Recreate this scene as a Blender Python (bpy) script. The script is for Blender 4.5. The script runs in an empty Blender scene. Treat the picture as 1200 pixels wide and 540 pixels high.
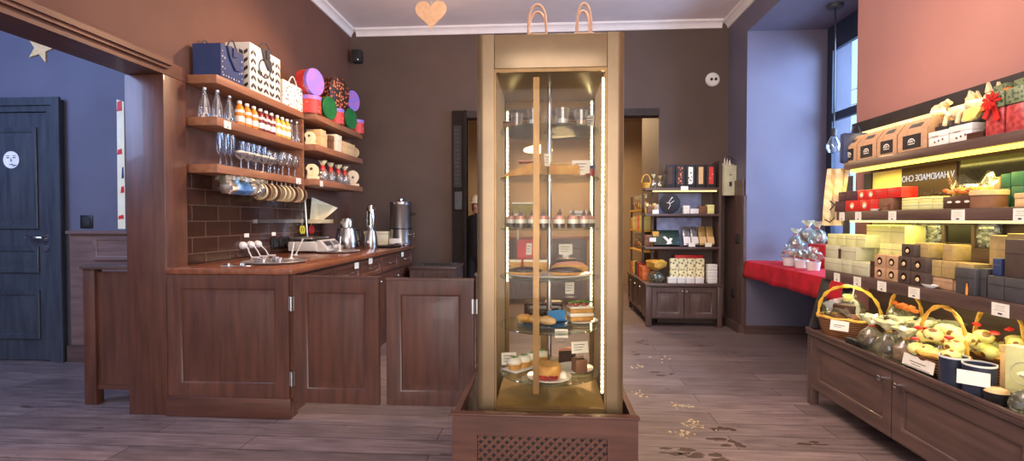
import bpy, bmesh, math, random
from mathutils import Matrix, Vector, noise
R = math.radians
C = bpy.context.scene.collection
rnd = random.Random(7)
# ------------------------------------------------------------------ measuring
F, HC = 600.0, 1.2
TH, PH = math.atan(40/600), math.atan(13/600)
def at(u, v, X=None, Y=None, Z=None):
    """a point of the photo put on a known plane of the room"""
    x = (u-600)/F; y = (270-v)/F
    fz = math.cos(PH)+y*math.sin(PH); c = y*math.cos(PH)-math.sin(PH)
    a = x*math.cos(TH)-fz*math.sin(TH); b = x*math.sin(TH)+fz*math.cos(TH)
    t = X/a if X is not None else Y/b if Y is not None else (Z-HC)/c
    return Vector((a*t, b*t, HC+c*t))
# ------------------------------------------------------------------ materials
def S(r, g, b):
    f = lambda c: c/12.92 if c <= .04045 else ((c+.055)/1.055)**2.4
    return (f(r/255), f(g/255), f(b/255), 1)
def newmat(name):
    m = bpy.data.materials.new(name); m.use_nodes = True
    nt = m.node_tree; nt.nodes.clear()
    o = nt.nodes.new('ShaderNodeOutputMaterial')
    return m, nt, o
def N(nt, t, **kw):
    n = nt.nodes.new(t)
    for k, v in kw.items():
        if k in n.inputs: n.inputs[k].default_value = v
        else: setattr(n, k, v)
    return n
def coords(nt, scale=(1, 1, 1), kind='Object'):
    tc = N(nt, 'ShaderNodeTexCoord'); mp = N(nt, 'ShaderNodeMapping')
    mp.inputs['Scale'].default_value = scale
    nt.links.new(tc.outputs[kind], mp.inputs[0]); return mp.outputs[0]
def mat(name, c1, c2=None, rough=.5, metal=0.0, scale=12, stretch=(1, 1, 1), bump=0.0, detail=4, emit=0, ecol=None, spec=.5, coat=0, lo=.35, hi=.65, sheen=0):
    m, nt, o = newmat(name)
    p = N(nt, 'ShaderNodeBsdfPrincipled'); L = nt.links.new
    p.inputs['Roughness'].default_value = rough; p.inputs['Metallic'].default_value = metal
    p.inputs['Specular IOR Level'].default_value = spec; p.inputs['Coat Weight'].default_value = coat
    if c2 is None: c2 = tuple(min(1, x*.82) for x in c1[:3])+(1,)
    no = N(nt, 'ShaderNodeTexNoise', Scale=scale, Detail=detail)
    L(coords(nt, stretch), no.inputs['Vector'])
    r = N(nt, 'ShaderNodeValToRGB'); r.color_ramp.elements[0].color = c1; r.color_ramp.elements[1].color = c2
    r.color_ramp.elements[0].position = lo; r.color_ramp.elements[1].position = hi
    L(no.outputs['Fac'], r.inputs[0]); L(r.outputs[0], p.inputs['Base Color'])
    if bump:
        b = N(nt, 'ShaderNodeBump', Strength=bump, Distance=.01); L(no.outputs['Fac'], b.inputs['Height']); L(b.outputs[0], p.inputs['Normal'])
    if emit:
        p.inputs['Emission Color'].default_value = ecol or c1; p.inputs['Emission Strength'].default_value = emit
    L(p.outputs[0], o.inputs[0]); return m
def wood(name, c1, c2, axis='z', rough=.42, scale=3.0, coat=.1):
    st = {'x': (1, 9, 9), 'y': (9, 1, 9), 'z': (9, 9, 1)}[axis]
    return mat(name, c1, c2, rough=rough, scale=scale, stretch=st, bump=.08, detail=8, coat=coat, lo=.3, hi=.72)
def glass(name, tint=(1, 1, 1, 1), gloss=.12, rough=.02, haze=0.0, hcol=(1, 1, 1, 1), fk=.6):
    m, nt, o = newmat(name); L = nt.links.new
    t = N(nt, 'ShaderNodeBsdfTransparent', Color=tint); g = N(nt, 'ShaderNodeBsdfGlossy', Roughness=rough)
    lw = N(nt, 'ShaderNodeLayerWeight', Blend=.25); ml = N(nt, 'ShaderNodeMath', operation='MULTIPLY_ADD')
    ml.inputs[1].default_value = fk; ml.inputs[2].default_value = gloss
    L(lw.outputs['Fresnel'], ml.inputs[0])
    mx = N(nt, 'ShaderNodeMixShader'); L(ml.outputs[0], mx.inputs[0]); L(t.outputs[0], mx.inputs[1]); L(g.outputs[0], mx.inputs[2])
    out = mx
    if haze:
        d = N(nt, 'ShaderNodeBsdfDiffuse', Color=hcol); no = N(nt, 'ShaderNodeTexNoise', Scale=14.0); L(coords(nt), no.inputs['Vector'])
        mm = N(nt, 'ShaderNodeMath', operation='MULTIPLY'); mm.inputs[1].default_value = haze*2; L(no.outputs['Fac'], mm.inputs[0])
        m2 = N(nt, 'ShaderNodeMixShader'); L(mm.outputs[0], m2.inputs[0]); L(mx.outputs[0], m2.inputs[1]); L(d.outputs[0], m2.inputs[2]); out = m2
    L(out.outputs[0], o.inputs[0]); return m
def emis(name, col, k):
    m, nt, o = newmat(name); e = N(nt, 'ShaderNodeEmission', Color=col, Strength=k); nt.links.new(e.outputs[0], o.inputs[0]); return m
def spots(name, base, spot, scale=14, thr=.35, rough=.45, spot2=None):
    """voronoi dots on a plain ground"""
    m, nt, o = newmat(name); L = nt.links.new
    p = N(nt, 'ShaderNodeBsdfPrincipled', Roughness=rough)
    v = N(nt, 'ShaderNodeTexVoronoi', Scale=scale); L(coords(nt), v.inputs['Vector'])
    r = N(nt, 'ShaderNodeValToRGB'); r.color_ramp.interpolation = 'CONSTANT'
    r.color_ramp.elements[0].color = spot; r.color_ramp.elements[0].position = 0
    r.color_ramp.elements[1].color = base; r.color_ramp.elements[1].position = thr
    if spot2:
        e = r.color_ramp.elements.new(thr*.6); e.color = spot2
    L(v.outputs['Distance'], r.inputs[0]); L(r.outputs[0], p.inputs['Base Color']); L(p.outputs[0], o.inputs[0]); return m
def stripes(name, c1, c2, scale=12, axis='X', rough=.5, dist=0.0, thr=.5):
    m, nt, o = newmat(name); L = nt.links.new
    p = N(nt, 'ShaderNodeBsdfPrincipled', Roughness=rough)
    w = N(nt, 'ShaderNodeTexWave', Scale=scale, Distortion=dist); w.bands_direction = axis; L(coords(nt), w.inputs['Vector'])
    r = N(nt, 'ShaderNodeValToRGB'); r.color_ramp.interpolation = 'CONSTANT'
    r.color_ramp.elements[0].color = c1; r.color_ramp.elements[1].color = c2; r.color_ramp.elements[1].position = thr
    L(w.outputs['Fac'], r.inputs[0]); L(r.outputs[0], p.inputs['Base Color']); L(p.outputs[0], o.inputs[0]); return m
def plank_floor(name):
    m, nt, o = newmat(name); L = nt.links.new
    p = N(nt, 'ShaderNodeBsdfPrincipled', Roughness=.42)
    co = coords(nt)
    b = N(nt, 'ShaderNodeTexBrick', Scale=1.0)
    b.inputs['Brick Width'].default_value = 1.6; b.inputs['Row Height'].default_value = .17; b.inputs['Mortar Size'].default_value = .0022
    b.inputs['Color1'].default_value = S(136, 120, 118); b.inputs['Color2'].default_value = S(112, 99, 98); b.inputs['Mortar'].default_value = S(46, 34, 30); b.offset = .37
    L(co, b.inputs['Vector'])
    n1 = N(nt, 'ShaderNodeTexNoise', Scale=4.0, Detail=8.0); L(coords(nt, (1, 9, 1)), n1.inputs['Vector'])
    r1 = N(nt, 'ShaderNodeValToRGB'); r1.color_ramp.elements[0].color = (.55, .5, .5, 1); r1.color_ramp.elements[1].color = (1.15, 1.12, 1.1, 1)
    r1.color_ramp.elements[0].position = .3; r1.color_ramp.elements[1].position = .7; L(n1.outputs['Fac'], r1.inputs[0])
    mx = N(nt, 'ShaderNodeMix', data_type='RGBA', blend_type='MULTIPLY'); mx.inputs[0].default_value = 1
    L(b.outputs['Color'], mx.inputs[6]); L(r1.outputs[0], mx.inputs[7])
    # dark knots / stains
    n2 = N(nt, 'ShaderNodeTexNoise', Scale=5.0, Detail=3.0); L(coords(nt, (1, 2.2, 1)), n2.inputs['Vector'])
    r2 = N(nt, 'ShaderNodeValToRGB'); r2.color_ramp.elements[0].position = .27; r2.color_ramp.elements[1].position = .33
    r2.color_ramp.elements[0].color = (.35, .3, .28, 1); r2.color_ramp.elements[1].color = (1, 1, 1, 1); L(n2.outputs['Fac'], r2.inputs[0])
    m2 = N(nt, 'ShaderNodeMix', data_type='RGBA', blend_type='MULTIPLY'); m2.inputs[0].default_value = .8
    L(mx.outputs[2], m2.inputs[6]); L(r2.outputs[0], m2.inputs[7])
    L(m2.outputs[2], p.inputs['Base Color'])
    r3 = N(nt, 'ShaderNodeMapRange'); r3.inputs[3].default_value = .28; r3.inputs[4].default_value = .6; L(n1.outputs['Fac'], r3.inputs[0]); L(r3.outputs[0], p.inputs['Roughness'])
    bp = N(nt, 'ShaderNodeBump', Strength=.35, Distance=.004); L(m2.outputs[2], bp.inputs['Height']); L(bp.outputs[0], p.inputs['Normal'])
    L(p.outputs[0], o.inputs[0]); return m
def tile_mat(name):
    m, nt, o = newmat(name); L = nt.links.new
    p = N(nt, 'ShaderNodeBsdfPrincipled', Roughness=.12)
    tc = N(nt, 'ShaderNodeTexCoord'); sp = N(nt, 'ShaderNodeSeparateXYZ'); cb = N(nt, 'ShaderNodeCombineXYZ')
    L(tc.outputs['Object'], sp.inputs[0]); L(sp.outputs['Y'], cb.inputs['X']); L(sp.outputs['Z'], cb.inputs['Y'])
    b = N(nt, 'ShaderNodeTexBrick', Scale=1.0); b.inputs['Brick Width'].default_value = .27; b.inputs['Row Height'].default_value = .108; b.inputs['Mortar Size'].default_value = .004
    b.inputs['Color1'].default_value = S(66, 42, 33); b.inputs['Color2'].default_value = S(52, 33, 28); b.inputs['Mortar'].default_value = S(90, 70, 60); b.offset = .5
    L(cb.outputs[0], b.inputs['Vector']); L(b.outputs['Color'], p.inputs['Base Color'])
    no = N(nt, 'ShaderNodeTexNoise', Scale=6.0); L(tc.outputs['Object'], no.inputs['Vector'])
    mr = N(nt, 'ShaderNodeMapRange'); mr.inputs[3].default_value = .08; mr.inputs[4].default_value = .25; L(no.outputs['Fac'], mr.inputs[0]); L(mr.outputs[0], p.inputs['Roughness'])
    iv = N(nt, 'ShaderNodeMath', operation='MULTIPLY_ADD'); iv.inputs[1].default_value = -1; iv.inputs[2].default_value = 1; L(b.outputs['Fac'], iv.inputs[0])
    bp = N(nt, 'ShaderNodeBump', Strength=.6, Distance=.006); L(iv.outputs[0], bp.inputs['Height']); L(bp.outputs[0], p.inputs['Normal'])
    L(p.outputs[0], o.inputs[0]); return m

M = dict(
 floor=plank_floor('floor_planks'), tile=tile_mat('glossy_brown_tile'),
 ceil=mat('ceiling_paint', S(236, 224, 224), S(230, 218, 218), rough=.9, scale=3), cornice=mat('cornice_white', S(240, 232, 228), S(232, 224, 220), rough=.7, scale=5),
 wallL=mat('wall_red_brown', S(102, 68, 54), S(95, 62, 50), rough=.75, scale=2.5, bump=.02), wallB=mat('wall_dark_brown', S(92, 74, 64), S(85, 68, 58), rough=.72, scale=2.5, bump=.02),
 wallP=mat('wall_rose', S(164, 116, 107), S(156, 108, 100), rough=.7, scale=2, bump=.02), wallN=mat('wall_violet_grey', S(112, 106, 122), S(104, 98, 115), rough=.6, scale=2, bump=.02),
 wallblue=mat('wall_slate_blue', S(92, 90, 106), S(84, 82, 98), rough=.7, scale=2), beige=mat('wall_beige', S(176, 152, 122), S(166, 142, 112), rough=.8, scale=2),
 wz=wood('mahogany_vertical', S(97, 58, 43), S(68, 40, 30), 'z'), wx=wood('mahogany_across', S(97, 58, 43), S(68, 40, 30), 'x'), wy=wood('mahogany_along', S(104, 62, 44), S(72, 42, 31), 'y'),
 top=wood('worktop_wood', S(140, 84, 56), S(108, 62, 42), 'y', rough=.25, coat=.3),
 sh=wood('shelf_wood', S(164, 112, 80), S(132, 86, 60), 'y', rough=.45),
 dz=wood('dark_oak_vertical', S(98, 75, 68), S(68, 51, 47), 'z'), dy=wood('dark_oak_along', S(98, 75, 68), S(68, 51, 47), 'y'), dx=wood('dark_oak_across', S(98, 75, 68), S(68, 51, 47), 'x'),
 black=mat('black_plastic', S(30, 28, 28), S(22, 21, 21), rough=.4), blackmat=mat('black_card', S(40, 36, 36), S(30, 27, 27), rough=.7),
 doorblue=wood('dark_door', S(66, 70, 78), S(46, 50, 58), 'z', rough=.35), chrome=mat('chrome', S(220, 220, 222), S(200, 200, 204), rough=.12, metal=1), steel=mat('brushed_steel', S(190, 188, 186), S(170, 168, 166), rough=.28, metal=1, scale=30, stretch=(1, 1, .1)),
 gold=mat('gold_enamel', S(136, 114, 84), S(126, 105, 77), rough=.32, metal=.55, scale=6), golddark=mat('gold_trim', S(140, 108, 66), S(124, 94, 56), rough=.35, metal=.6),
 goldfloor=mat('gold_floor_plate', S(170, 140, 84), S(150, 122, 70), rough=.45, metal=.4),
 white=mat('white_plastic', S(232, 228, 222), S(222, 218, 212), rough=.4), card=mat('white_card', S(236, 230, 216), S(226, 220, 206), rough=.7, scale=30), ink=mat('grey_print', S(120, 112, 108), S(90, 84, 80), rough=.8, scale=60),
 cream=mat('cream_card', S(230, 226, 150), S(222, 216, 138), rough=.6), palegreen=mat('pale_green_card', S(214, 214, 150), S(200, 200, 138), rough=.6), greygreen=mat('grey_green_card', S(190, 188, 156), S(176, 174, 144), rough=.65),
 ivory=mat('ivory_card', S(232, 222, 190), S(224, 212, 178), rough=.6), kraft=mat('kraft_card', S(184, 146, 112), S(170, 132, 98), rough=.75, scale=40), kraftl=mat('light_kraft_card', S(222, 186, 134), S(208, 170, 118), rough=.7, scale=40),
 olive=mat('olive_kraft_card', S(176, 150, 96), S(160, 136, 84), rough=.7, scale=40), bagred=mat('red_film', S(150, 48, 52), S(196, 84, 80), rough=.3, scale=50, detail=2), browncard=mat('brown_card', S(126, 84, 58), S(110, 72, 50), rough=.7), choc=mat('chocolate_brown', S(78, 46, 34), S(58, 34, 26), rough=.4), darkbox=mat('dark_brown_card', S(76, 60, 52), S(64, 50, 44), rough=.6),
 slate=mat('slate_card', S(70, 68, 70), S(58, 56, 58), rough=.5), navy=mat('navy_card', S(44, 58, 98), S(36, 48, 84), rough=.55), plum=mat('plum_card', S(82, 50, 60), S(66, 40, 50), rough=.5),
 red=mat('red_card', S(206, 40, 34), S(180, 30, 28), rough=.45), redcloth=mat('red_cloth', S(206, 26, 44), S(178, 18, 36), rough=.8, scale=9, bump=.15), purple=mat('purple_enamel', S(136, 108, 196), S(120, 92, 182), rough=.35),
 green=mat('green_enamel', S(40, 118, 60), S(32, 98, 50), rough=.4), teal=mat('teal_card', S(24, 84, 70), S(18, 70, 60), rough=.5), dgreen=mat('dark_green_paper', S(40, 62, 50), S(30, 48, 40), rough=.4, scale=20, bump=.3),
 floral=spots('floral_print', S(58, 40, 30), S(214, 160, 90), 34, .42, spot2=S(196, 92, 70)), redfloral=spots('red_floral_print', S(206, 58, 52), S(232, 120, 90), 26, .28), purplefloral=spots('purple_floral_print', S(142, 116, 204), S(214, 110, 160), 26, .30),
 starnavy=mat('navy_bag_paper', S(44, 60, 104), S(38, 54, 96), rough=.6), bw=mat('cream_bag_paper', S(240, 232, 214), S(232, 224, 206), rough=.6), bwdot=spots('black_dot_print', S(238, 232, 214), S(60, 56, 56), 32, .30), creamprint=spots('grey_lattice_print', S(236, 226, 176), S(120, 118, 100), 34, .36),
 glass=glass('clear_glass', gloss=.05), pane=glass('cabinet_glass', (.98, .97, .93, 1), .003, haze=.007, hcol=S(235, 190, 110), fk=.15), disc=glass('glass_shelf', (.88, .95, .9, 1), .12), wine=glass('wine_glass', (.95, .96, .98, 1), .09, haze=.03), bluewine=glass('blue_tinted_glass', (.80, .87, .96, 1), .09, haze=.04, hcol=S(150, 170, 210)),
 winpane=glass('window_glass', (.86, .97, 1, 1), .0), cello=glass('cellophane', (.97, .97, .92, 1), .07, .2, haze=.05, hcol=S(250, 246, 200)), ruff=glass('gathered_cellophane', (.97, .97, .9, 1), .2, .2, haze=.48, hcol=S(246, 242, 196)), cellod=glass('clear_film', (.96, .95, .92, 1), .1, .15, haze=.07), backglass=mat('dark_mirror', S(42, 40, 44), S(36, 34, 38), rough=.15, spec=.4),
 orange=mat('orange_juice', S(232, 140, 42), S(220, 124, 34), rough=.2), cherry=mat('cherry_juice', S(128, 34, 34), S(110, 28, 28), rough=.2), yellow=mat('yellow_juice', S(222, 178, 70), S(212, 164, 58), rough=.2),
 wicker=stripes('wicker_weave', S(158, 108, 68), S(76, 46, 28), 24, 'Z', dist=3), straw=mat('straw_handle', S(226, 176, 70), S(196, 140, 50), rough=.6, scale=40), yellowpaint=mat('yellow_ribbon', S(226, 184, 66), S(206, 160, 50), rough=.5),
 egg=spots('spotted_yellow_wrap', S(238, 230, 140), S(140, 96, 46), 20, .33, rough=.3), ribbon=mat('red_ribbon', S(214, 48, 40), S(190, 36, 32), rough=.35), orangerib=mat('orange_ribbon', S(240, 130, 60), S(226, 110, 44), rough=.4), yellowfan=mat('yellow_fan_paper', S(236, 224, 130), S(226, 206, 100), rough=.5),
 linen=mat('cream_linen', S(232, 210, 172), S(214, 190, 150), rough=.9, scale=30, bump=.15), linenprint=stripes('cream_printed_linen', S(222, 196, 154), S(206, 178, 136), 9, 'DIAGONAL', dist=3), woodtoy=mat('pale_wood', S(232, 206, 164), S(214, 184, 138), rough=.6, scale=8, stretch=(6, 6, 1)),
 foil=mat('silver_foil', S(214, 210, 204), S(150, 148, 150), rough=.22, metal=.8, scale=26, bump=.5), bluefoil=mat('blue_foil', S(110, 160, 214), S(80, 130, 190), rough=.3, metal=.4, scale=26, bump=.4), mug=mat('cream_mug', S(232, 214, 170), S(216, 194, 146), rough=.3), mugd=mat('brown_band_mug', S(150, 116, 90), S(120, 92, 72), rough=.4),
 sponge=mat('sponge_cake', S(222, 172, 96), S(190, 134, 62), rough=.8, scale=30, bump=.2), creamy=mat('whipped_cream', S(248, 244, 228), S(240, 234, 212), rough=.5, scale=16, bump=.1), leaf=mat('mint_leaf', S(84, 140, 50), S(60, 110, 36), rough=.5), berry=mat('berry', S(176, 44, 44), S(120, 24, 34), rough=.25, scale=30), glaze=mat('chocolate_glaze', S(52, 32, 26), S(40, 24, 20), rough=.18), plate=mat('white_china', S(240, 238, 232), S(232, 230, 224), rough=.15), blueplate=mat('blue_plate', S(44, 92, 122), S(34, 72, 98), rough=.2), bluepaper=mat('blue_paper', S(60, 150, 210), S(46, 130, 196), rough=.6),
 pink=mat('pink_cream', S(214, 150, 130), S(196, 126, 108), rough=.5), skin=mat('skin', S(206, 150, 122), S(194, 136, 108), rough=.55), cloth=mat('black_clothing', S(38, 34, 36), S(28, 25, 27), rough=.9, scale=30), hair=mat('brown_hair', S(70, 46, 34), S(52, 34, 26), rough=.6),
 chips=mat('blue_grey_chips', S(206, 214, 236), S(120, 126, 146), rough=.45, scale=60, lo=.4, hi=.6, bump=.4), mirrorblue=mat('blue_mirror', S(150, 160, 200), S(120, 130, 170), rough=.25, spec=.8),
 rope=mat('rope', S(176, 142, 118), S(160, 126, 104), rough=.9, scale=60), scale=mat('pale_grey_plastic', S(206, 202, 194), S(196, 192, 184), rough=.4), traymetal=mat('tray_metal', S(196, 192, 188), S(180, 177, 174), rough=.3, metal=.65), scrap=mat('gold_flake', S(226, 190, 110), S(236, 226, 200), rough=.3, metal=.4, scale=40), skyline=mat('pale_facade', S(214, 226, 232), S(198, 214, 224), rough=.9, scale=1),
 led=emis('led_warm_white', S(255, 238, 180), 14), ledy=emis('led_yellow', S(255, 222, 92), 3.2), ledtop=emis('led_cream', S(255, 232, 160), 1.6), lamp=emis('lamp_glow', S(255, 226, 170), 4), bulb=glass('bulb_glass', (.95, .98, 1, 1), .2),
)
# ------------------------------------------------------------------ geometry
def frame(o, u, v, n):
    return Matrix(((u[0], v[0], n[0], o[0]), (u[1], v[1], n[1], o[1]), (u[2], v[2], n[2], o[2]), (0, 0, 0, 1)))
def faceY(x, y, z): return frame((x, y, z), (1, 0, 0), (0, 0, 1), (0, -1, 0))     # u=+X, faces the camera
def faceXm(x, y, z): return frame((x, y, z), (0, -1, 0), (0, 0, 1), (-1, 0, 0))   # faces -X, u=-Y
def faceXp(x, y, z): return frame((x, y, z), (0, 1, 0), (0, 0, 1), (1, 0, 0))     # faces +X, u=+Y
class MB:
    def __init__(s): s.bm = bmesh.new(); s.M = Matrix.Identity(4)
    def v(s, p): return s.bm.verts.new(s.M @ Vector(p))
    def f(s, vs, mi=0, sm=False):
        try: q = s.bm.faces.new(vs)
        except ValueError: return
        q.material_index = mi; q.smooth = sm; return q
    def box(s, x0, x1, y0, y1, z0, z1, mi=0, bev=0.0):
        vs = [s.v((x, y, z)) for z in (z0, z1) for y in (y0, y1) for x in (x0, x1)]
        fs = [s.f([vs[i] for i in q], mi) for q in ((0, 2, 3, 1), (4, 5, 7, 6), (0, 1, 5, 4), (2, 6, 7, 3), (0, 4, 6, 2), (1, 3, 7, 5))]
        if bev:
            es = {e for q in fs for e in q.edges}
            bmesh.ops.bevel(s.bm, geom=list(es), offset=bev, segments=2, affect='EDGES', profile=.5)
        return s
    def cb(s, cx, cy, z0, sx, sy, sz, mi=0, bev=0.0): return s.box(cx-sx/2, cx+sx/2, cy-sy/2, cy+sy/2, z0, z0+sz, mi, bev)
    def lathe(s, prof, c=(0, 0, 0), n=16, mi=0, jit=0, sx=1, sy=1, sm=True, rg=rnd, cap=True):
        rings = []
        for r, z in prof:
            if r <= 1e-6: rings.append([s.v((c[0], c[1], c[2]+z))])
            else: rings.append([s.v((c[0]+sx*r*(1+jit*rg.uniform(-1, 1))*math.cos(2*math.pi*k/n), c[1]+sy*r*(1+jit*rg.uniform(-1, 1))*math.sin(2*math.pi*k/n), c[2]+z+jit*r*rg.uniform(-.4, .4))) for k in range(n)])
        for a, b in zip(rings, rings[1:]):
            for k in range(n):
                j = (k+1) % n
                if len(a) == 1 and len(b) == 1: continue
                if len(a) == 1: s.f([a[0], b[k], b[j]][::-1], mi, sm)
                elif len(b) == 1: s.f([a[k], a[j], b[0]], mi, sm)
                else: s.f([a[k], a[j], b[j], b[k]], mi, sm)
        return s
    def tube(s, pts, r, n=6, mi=0, closed=False, cap=True):
        pts = [Vector(p) for p in pts]; rings = []; up = None
        for i, p in enumerate(pts):
            d = (pts[min(i+1, len(pts)-1)]-pts[max(i-1, 0)]).normalized() if not closed else (pts[(i+1) % len(pts)]-pts[i-1]).normalized()
            if up is None: up = Vector((0, 0, 1)) if abs(d.z) < .9 else Vector((1, 0, 0))
            a = d.cross(up).normalized(); b = a.cross(d).normalized(); up = b
            rr = r[i] if isinstance(r, (list, tuple)) else r
            rings.append([s.v(p+rr*(math.cos(2*math.pi*k/n)*a+math.sin(2*math.pi*k/n)*b)) for k in range(n)])
        m = len(rings)
        for i in range(m if closed else m-1):
            A, B = rings[i], rings[(i+1) % m]
            for k in range(n): s.f([A[k], A[(k+1) % n], B[(k+1) % n], B[k]], mi, True)
        if not closed and cap: s.f(rings[0][::-1], mi); s.f(rings[-1], mi)
        return s
    def prism(s, poly, z0, z1, mi=0):
        """poly in local xy, extruded along local z"""
        a = [s.v((x, y, z0)) for x, y in poly]; b = [s.v((x, y, z1)) for x, y in poly]
        s.f(a[::-1], mi); s.f(b, mi)
        for k in range(len(a)): s.f([a[k], a[(k+1) % len(a)], b[(k+1) % len(a)], b[k]], mi)
        return s
    def panel(s, w, h, t=.022, rail=.07, raised=True, mi=0, rise=.045):
        """a framed, raised-and-fielded panel: local x across, y up, z outwards"""
        L = [(0, 0), (0, t-.002), (.002, t), (rail-.006, t), (rail+.004, t-.005), (rail+.008, t-.013)]
        L += [(rail+.014, t-.013), (rail+.014+rise, t-.003)] if raised else []
        rings = []
        for i, z in L: rings.append([s.v(p) for p in ((i, i, z), (w-i, i, z), (w-i, h-i, z), (i, h-i, z))])
        s.f(rings[0][::-1], mi)
        for a, b in zip(rings, rings[1:]):
            for k in range(4): s.f([a[k], a[(k+1) % 4], b[(k+1) % 4], b[k]], mi)
        s.f(rings[-1], mi); return s
    def ico(s, c, r, sub=2, mi=0, sc=(1, 1, 1), jit=0, rg=rnd):
        d = bmesh.ops.create_icosphere(s.bm, subdivisions=sub, radius=1)
        for q in d['verts']:
            k = r*(1+jit*rg.uniform(-1, 1)); q.co = s.M @ Vector((c[0]+q.co.x*k*sc[0], c[1]+q.co.y*k*sc[1], c[2]+q.co.z*k*sc[2]))
        fs = {f for q in d['verts'] for f in q.link_faces}
        for f in fs: f.material_index = mi; f.smooth = jit < .12
        return s
    def build(s, name, mats, parent=None, loc=(0, 0, 0), rz=0, fix=True):
        if fix: bmesh.ops.recalc_face_normals(s.bm, faces=s.bm.faces)
        me = bpy.data.meshes.new(name); s.bm.to_mesh(me); s.bm.free()
        me.set_sharp_from_angle(angle=R(38))
        for m in (mats if isinstance(mats, (list, tuple)) else [mats]): me.materials.append(M[m] if isinstance(m, str) else m)
        o = bpy.data.objects.new(name, me); C.objects.link(o); o.location = loc; o.rotation_euler = (0, 0, rz)
        if parent: o.parent = parent
        return o
def tag(o, label, cat, group=None):
    o['label'] = label; o['category'] = cat
    if group: o['group'] = group
    return o
def thing(name, label, cat, loc=(0, 0, 0), rz=0, group=None):
    o = bpy.data.objects.new(name, None); C.objects.link(o); o.location = loc; o.rotation_euler = (0, 0, rz); o.empty_display_size = .05
    return tag(o, label, cat, group)
def struct(o): o['kind'] = 'structure'; return o
def sbox(name, b, m): return struct(MB().box(*b).build(name, m))
def dup(root, loc, label, rz=None, sc=None, group=None):
    kids = {}
    for o in KIDS(root): kids.setdefault(o.parent, []).append(o)
    def cp(o, par):
        c = o.copy(); C.objects.link(c); c.parent = par
        for k in [x for x in o.children]: cp(k, c)
        return c
    c = root.copy(); C.objects.link(c)
    for k in list(root.children): cp(k, c)
    c.location = loc; c['label'] = label
    if group: c['group'] = group
    if rz is not None: c.rotation_euler = (0, 0, rz)
    if sc is not None: c.scale = (sc, sc, sc) if not isinstance(sc, tuple) else sc
    return c
def KIDS(o): return list(o.children_recursive)
ORD = ['first', 'second', 'third', 'fourth', 'fifth', 'sixth', 'seventh', 'eighth', 'ninth', 'tenth', 'eleventh', 'twelfth']
# ------------------------------------------------------------------ camera and light
cam = bpy.data.cameras.new('camera'); cam.sensor_width = 36; cam.lens = 18; cam.clip_start = .05
co = bpy.data.objects.new('camera', cam); C.objects.link(co); co.location = (0, 0, HC); co.rotation_euler = (R(90)-PH, 0, TH)
sc = bpy.context.scene; sc.camera = co
sc.view_settings.view_transform = 'Standard'; sc.view_settings.look = 'None'; sc.view_settings.exposure = 0.0
w = bpy.data.worlds.new('world'); sc.world = w; w.use_nodes = True
bgn = w.node_tree.nodes['Background']; bgn.inputs[0].default_value = S(236, 233, 238); bgn.inputs[1].default_value = .75
def light(name, kind, loc, energy, col, size=.3, to=None, sy=None, spot=None, blend=.5):
    l = bpy.data.lights.new(name, kind); l.energy = energy; l.color = col[:3]
    if kind == 'AREA':
        l.size = size
        if sy: l.shape = 'RECTANGLE'; l.size_y = sy
    else: l.shadow_soft_size = size
    if spot: l.spot_size = R(spot); l.spot_blend = blend
    o = bpy.data.objects.new(name, l); C.objects.link(o); o.location = loc
    if to: o.rotation_euler = (Vector(to)-Vector(loc)).to_track_quat('-Z', 'Y').to_euler()
    return o
WARM, COOL, NEUT = S(255, 206, 160), S(170, 204, 255), S(255, 236, 220)
light('shop_window_daylight', 'AREA', (.2, -1.4, 1.5), 170, S(244, 234, 234), 3.4, (0.2, 3, 1.75), 2.4)
light('niche_daylight', 'AREA', (4.3, 4.2, 2.4), 360, S(190, 208, 255), 1.6, (2.4, 5.4, 1.7), 2.2)
light('side_room_daylight', 'AREA', (-4.4, 1.7, 2.7), 85, S(165, 195, 255), 1.2, (-4.0, 4.0, 1.9), 1.2)
light('counter_spot', 'SPOT', (-.75, 4.1, 3.1), 150, WARM, .06, (-2.3, 3.7, 1.5), None, 95, .7)
light('counter_fill', 'POINT', (-1.0, 4.6, 3.0), 14, WARM, .3)
light('room_fill', 'POINT', (.3, 2.7, 2.6), 95, S(246, 232, 226), .5)
light('rack_spot', 'SPOT', (.7, 2.7, 3.2), 120, S(255, 216, 180), .1, (2.1, 2.4, 1.2), None, 80, .8)
light('room_ceiling_light', 'AREA', (0, 2.9, 3.42), 25, S(255, 226, 206), 1.6, (0, 2.9, 0))
light('back_room_light', 'AREA', (.4, 8.4, 2.97), 120, S(255, 216, 165), .4, (.5, 7.4, 0))
light('back_room_fill', 'POINT', (.2, 7.6, 2.3), 16, WARM, .25)
light('display_light', 'SPOT', (.9, 4.7, 3.2), 90, NEUT, .1, (1.5, 5.9, .9), None, 50, .7)
light('rack_led_glow_lower', 'AREA', (1.96, 2.4, 1.485), 8, S(255, 232, 120), .05, (1.9, 2.4, 0), 2.0).rotation_euler = (0, 0, 0)
light('rack_added_fill_middle', 'AREA', (1.95, 2.4, 1.178), 4.5, S(255, 236, 130), .05, (1.9, 2.4, 0), 2.0).rotation_euler = (0, 0, 0)  # extra lamp added under the middle shelf to brighten the goods below
light('rack_added_fill_base', 'AREA', (1.86, 2.4, .80), 3.6, S(255, 244, 185), .05, (1.9, 2.4, 0), 2.0).rotation_euler = (0, 0, 0)  # extra lamp added under the lower shelf to brighten the base bags
light('rack_led_glow_upper', 'AREA', (2.0, 2.4, 1.76), 5, S(255, 226, 150), .05, (1.9, 2.4, 0), 2.0).rotation_euler = (0, 0, 0)
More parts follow.
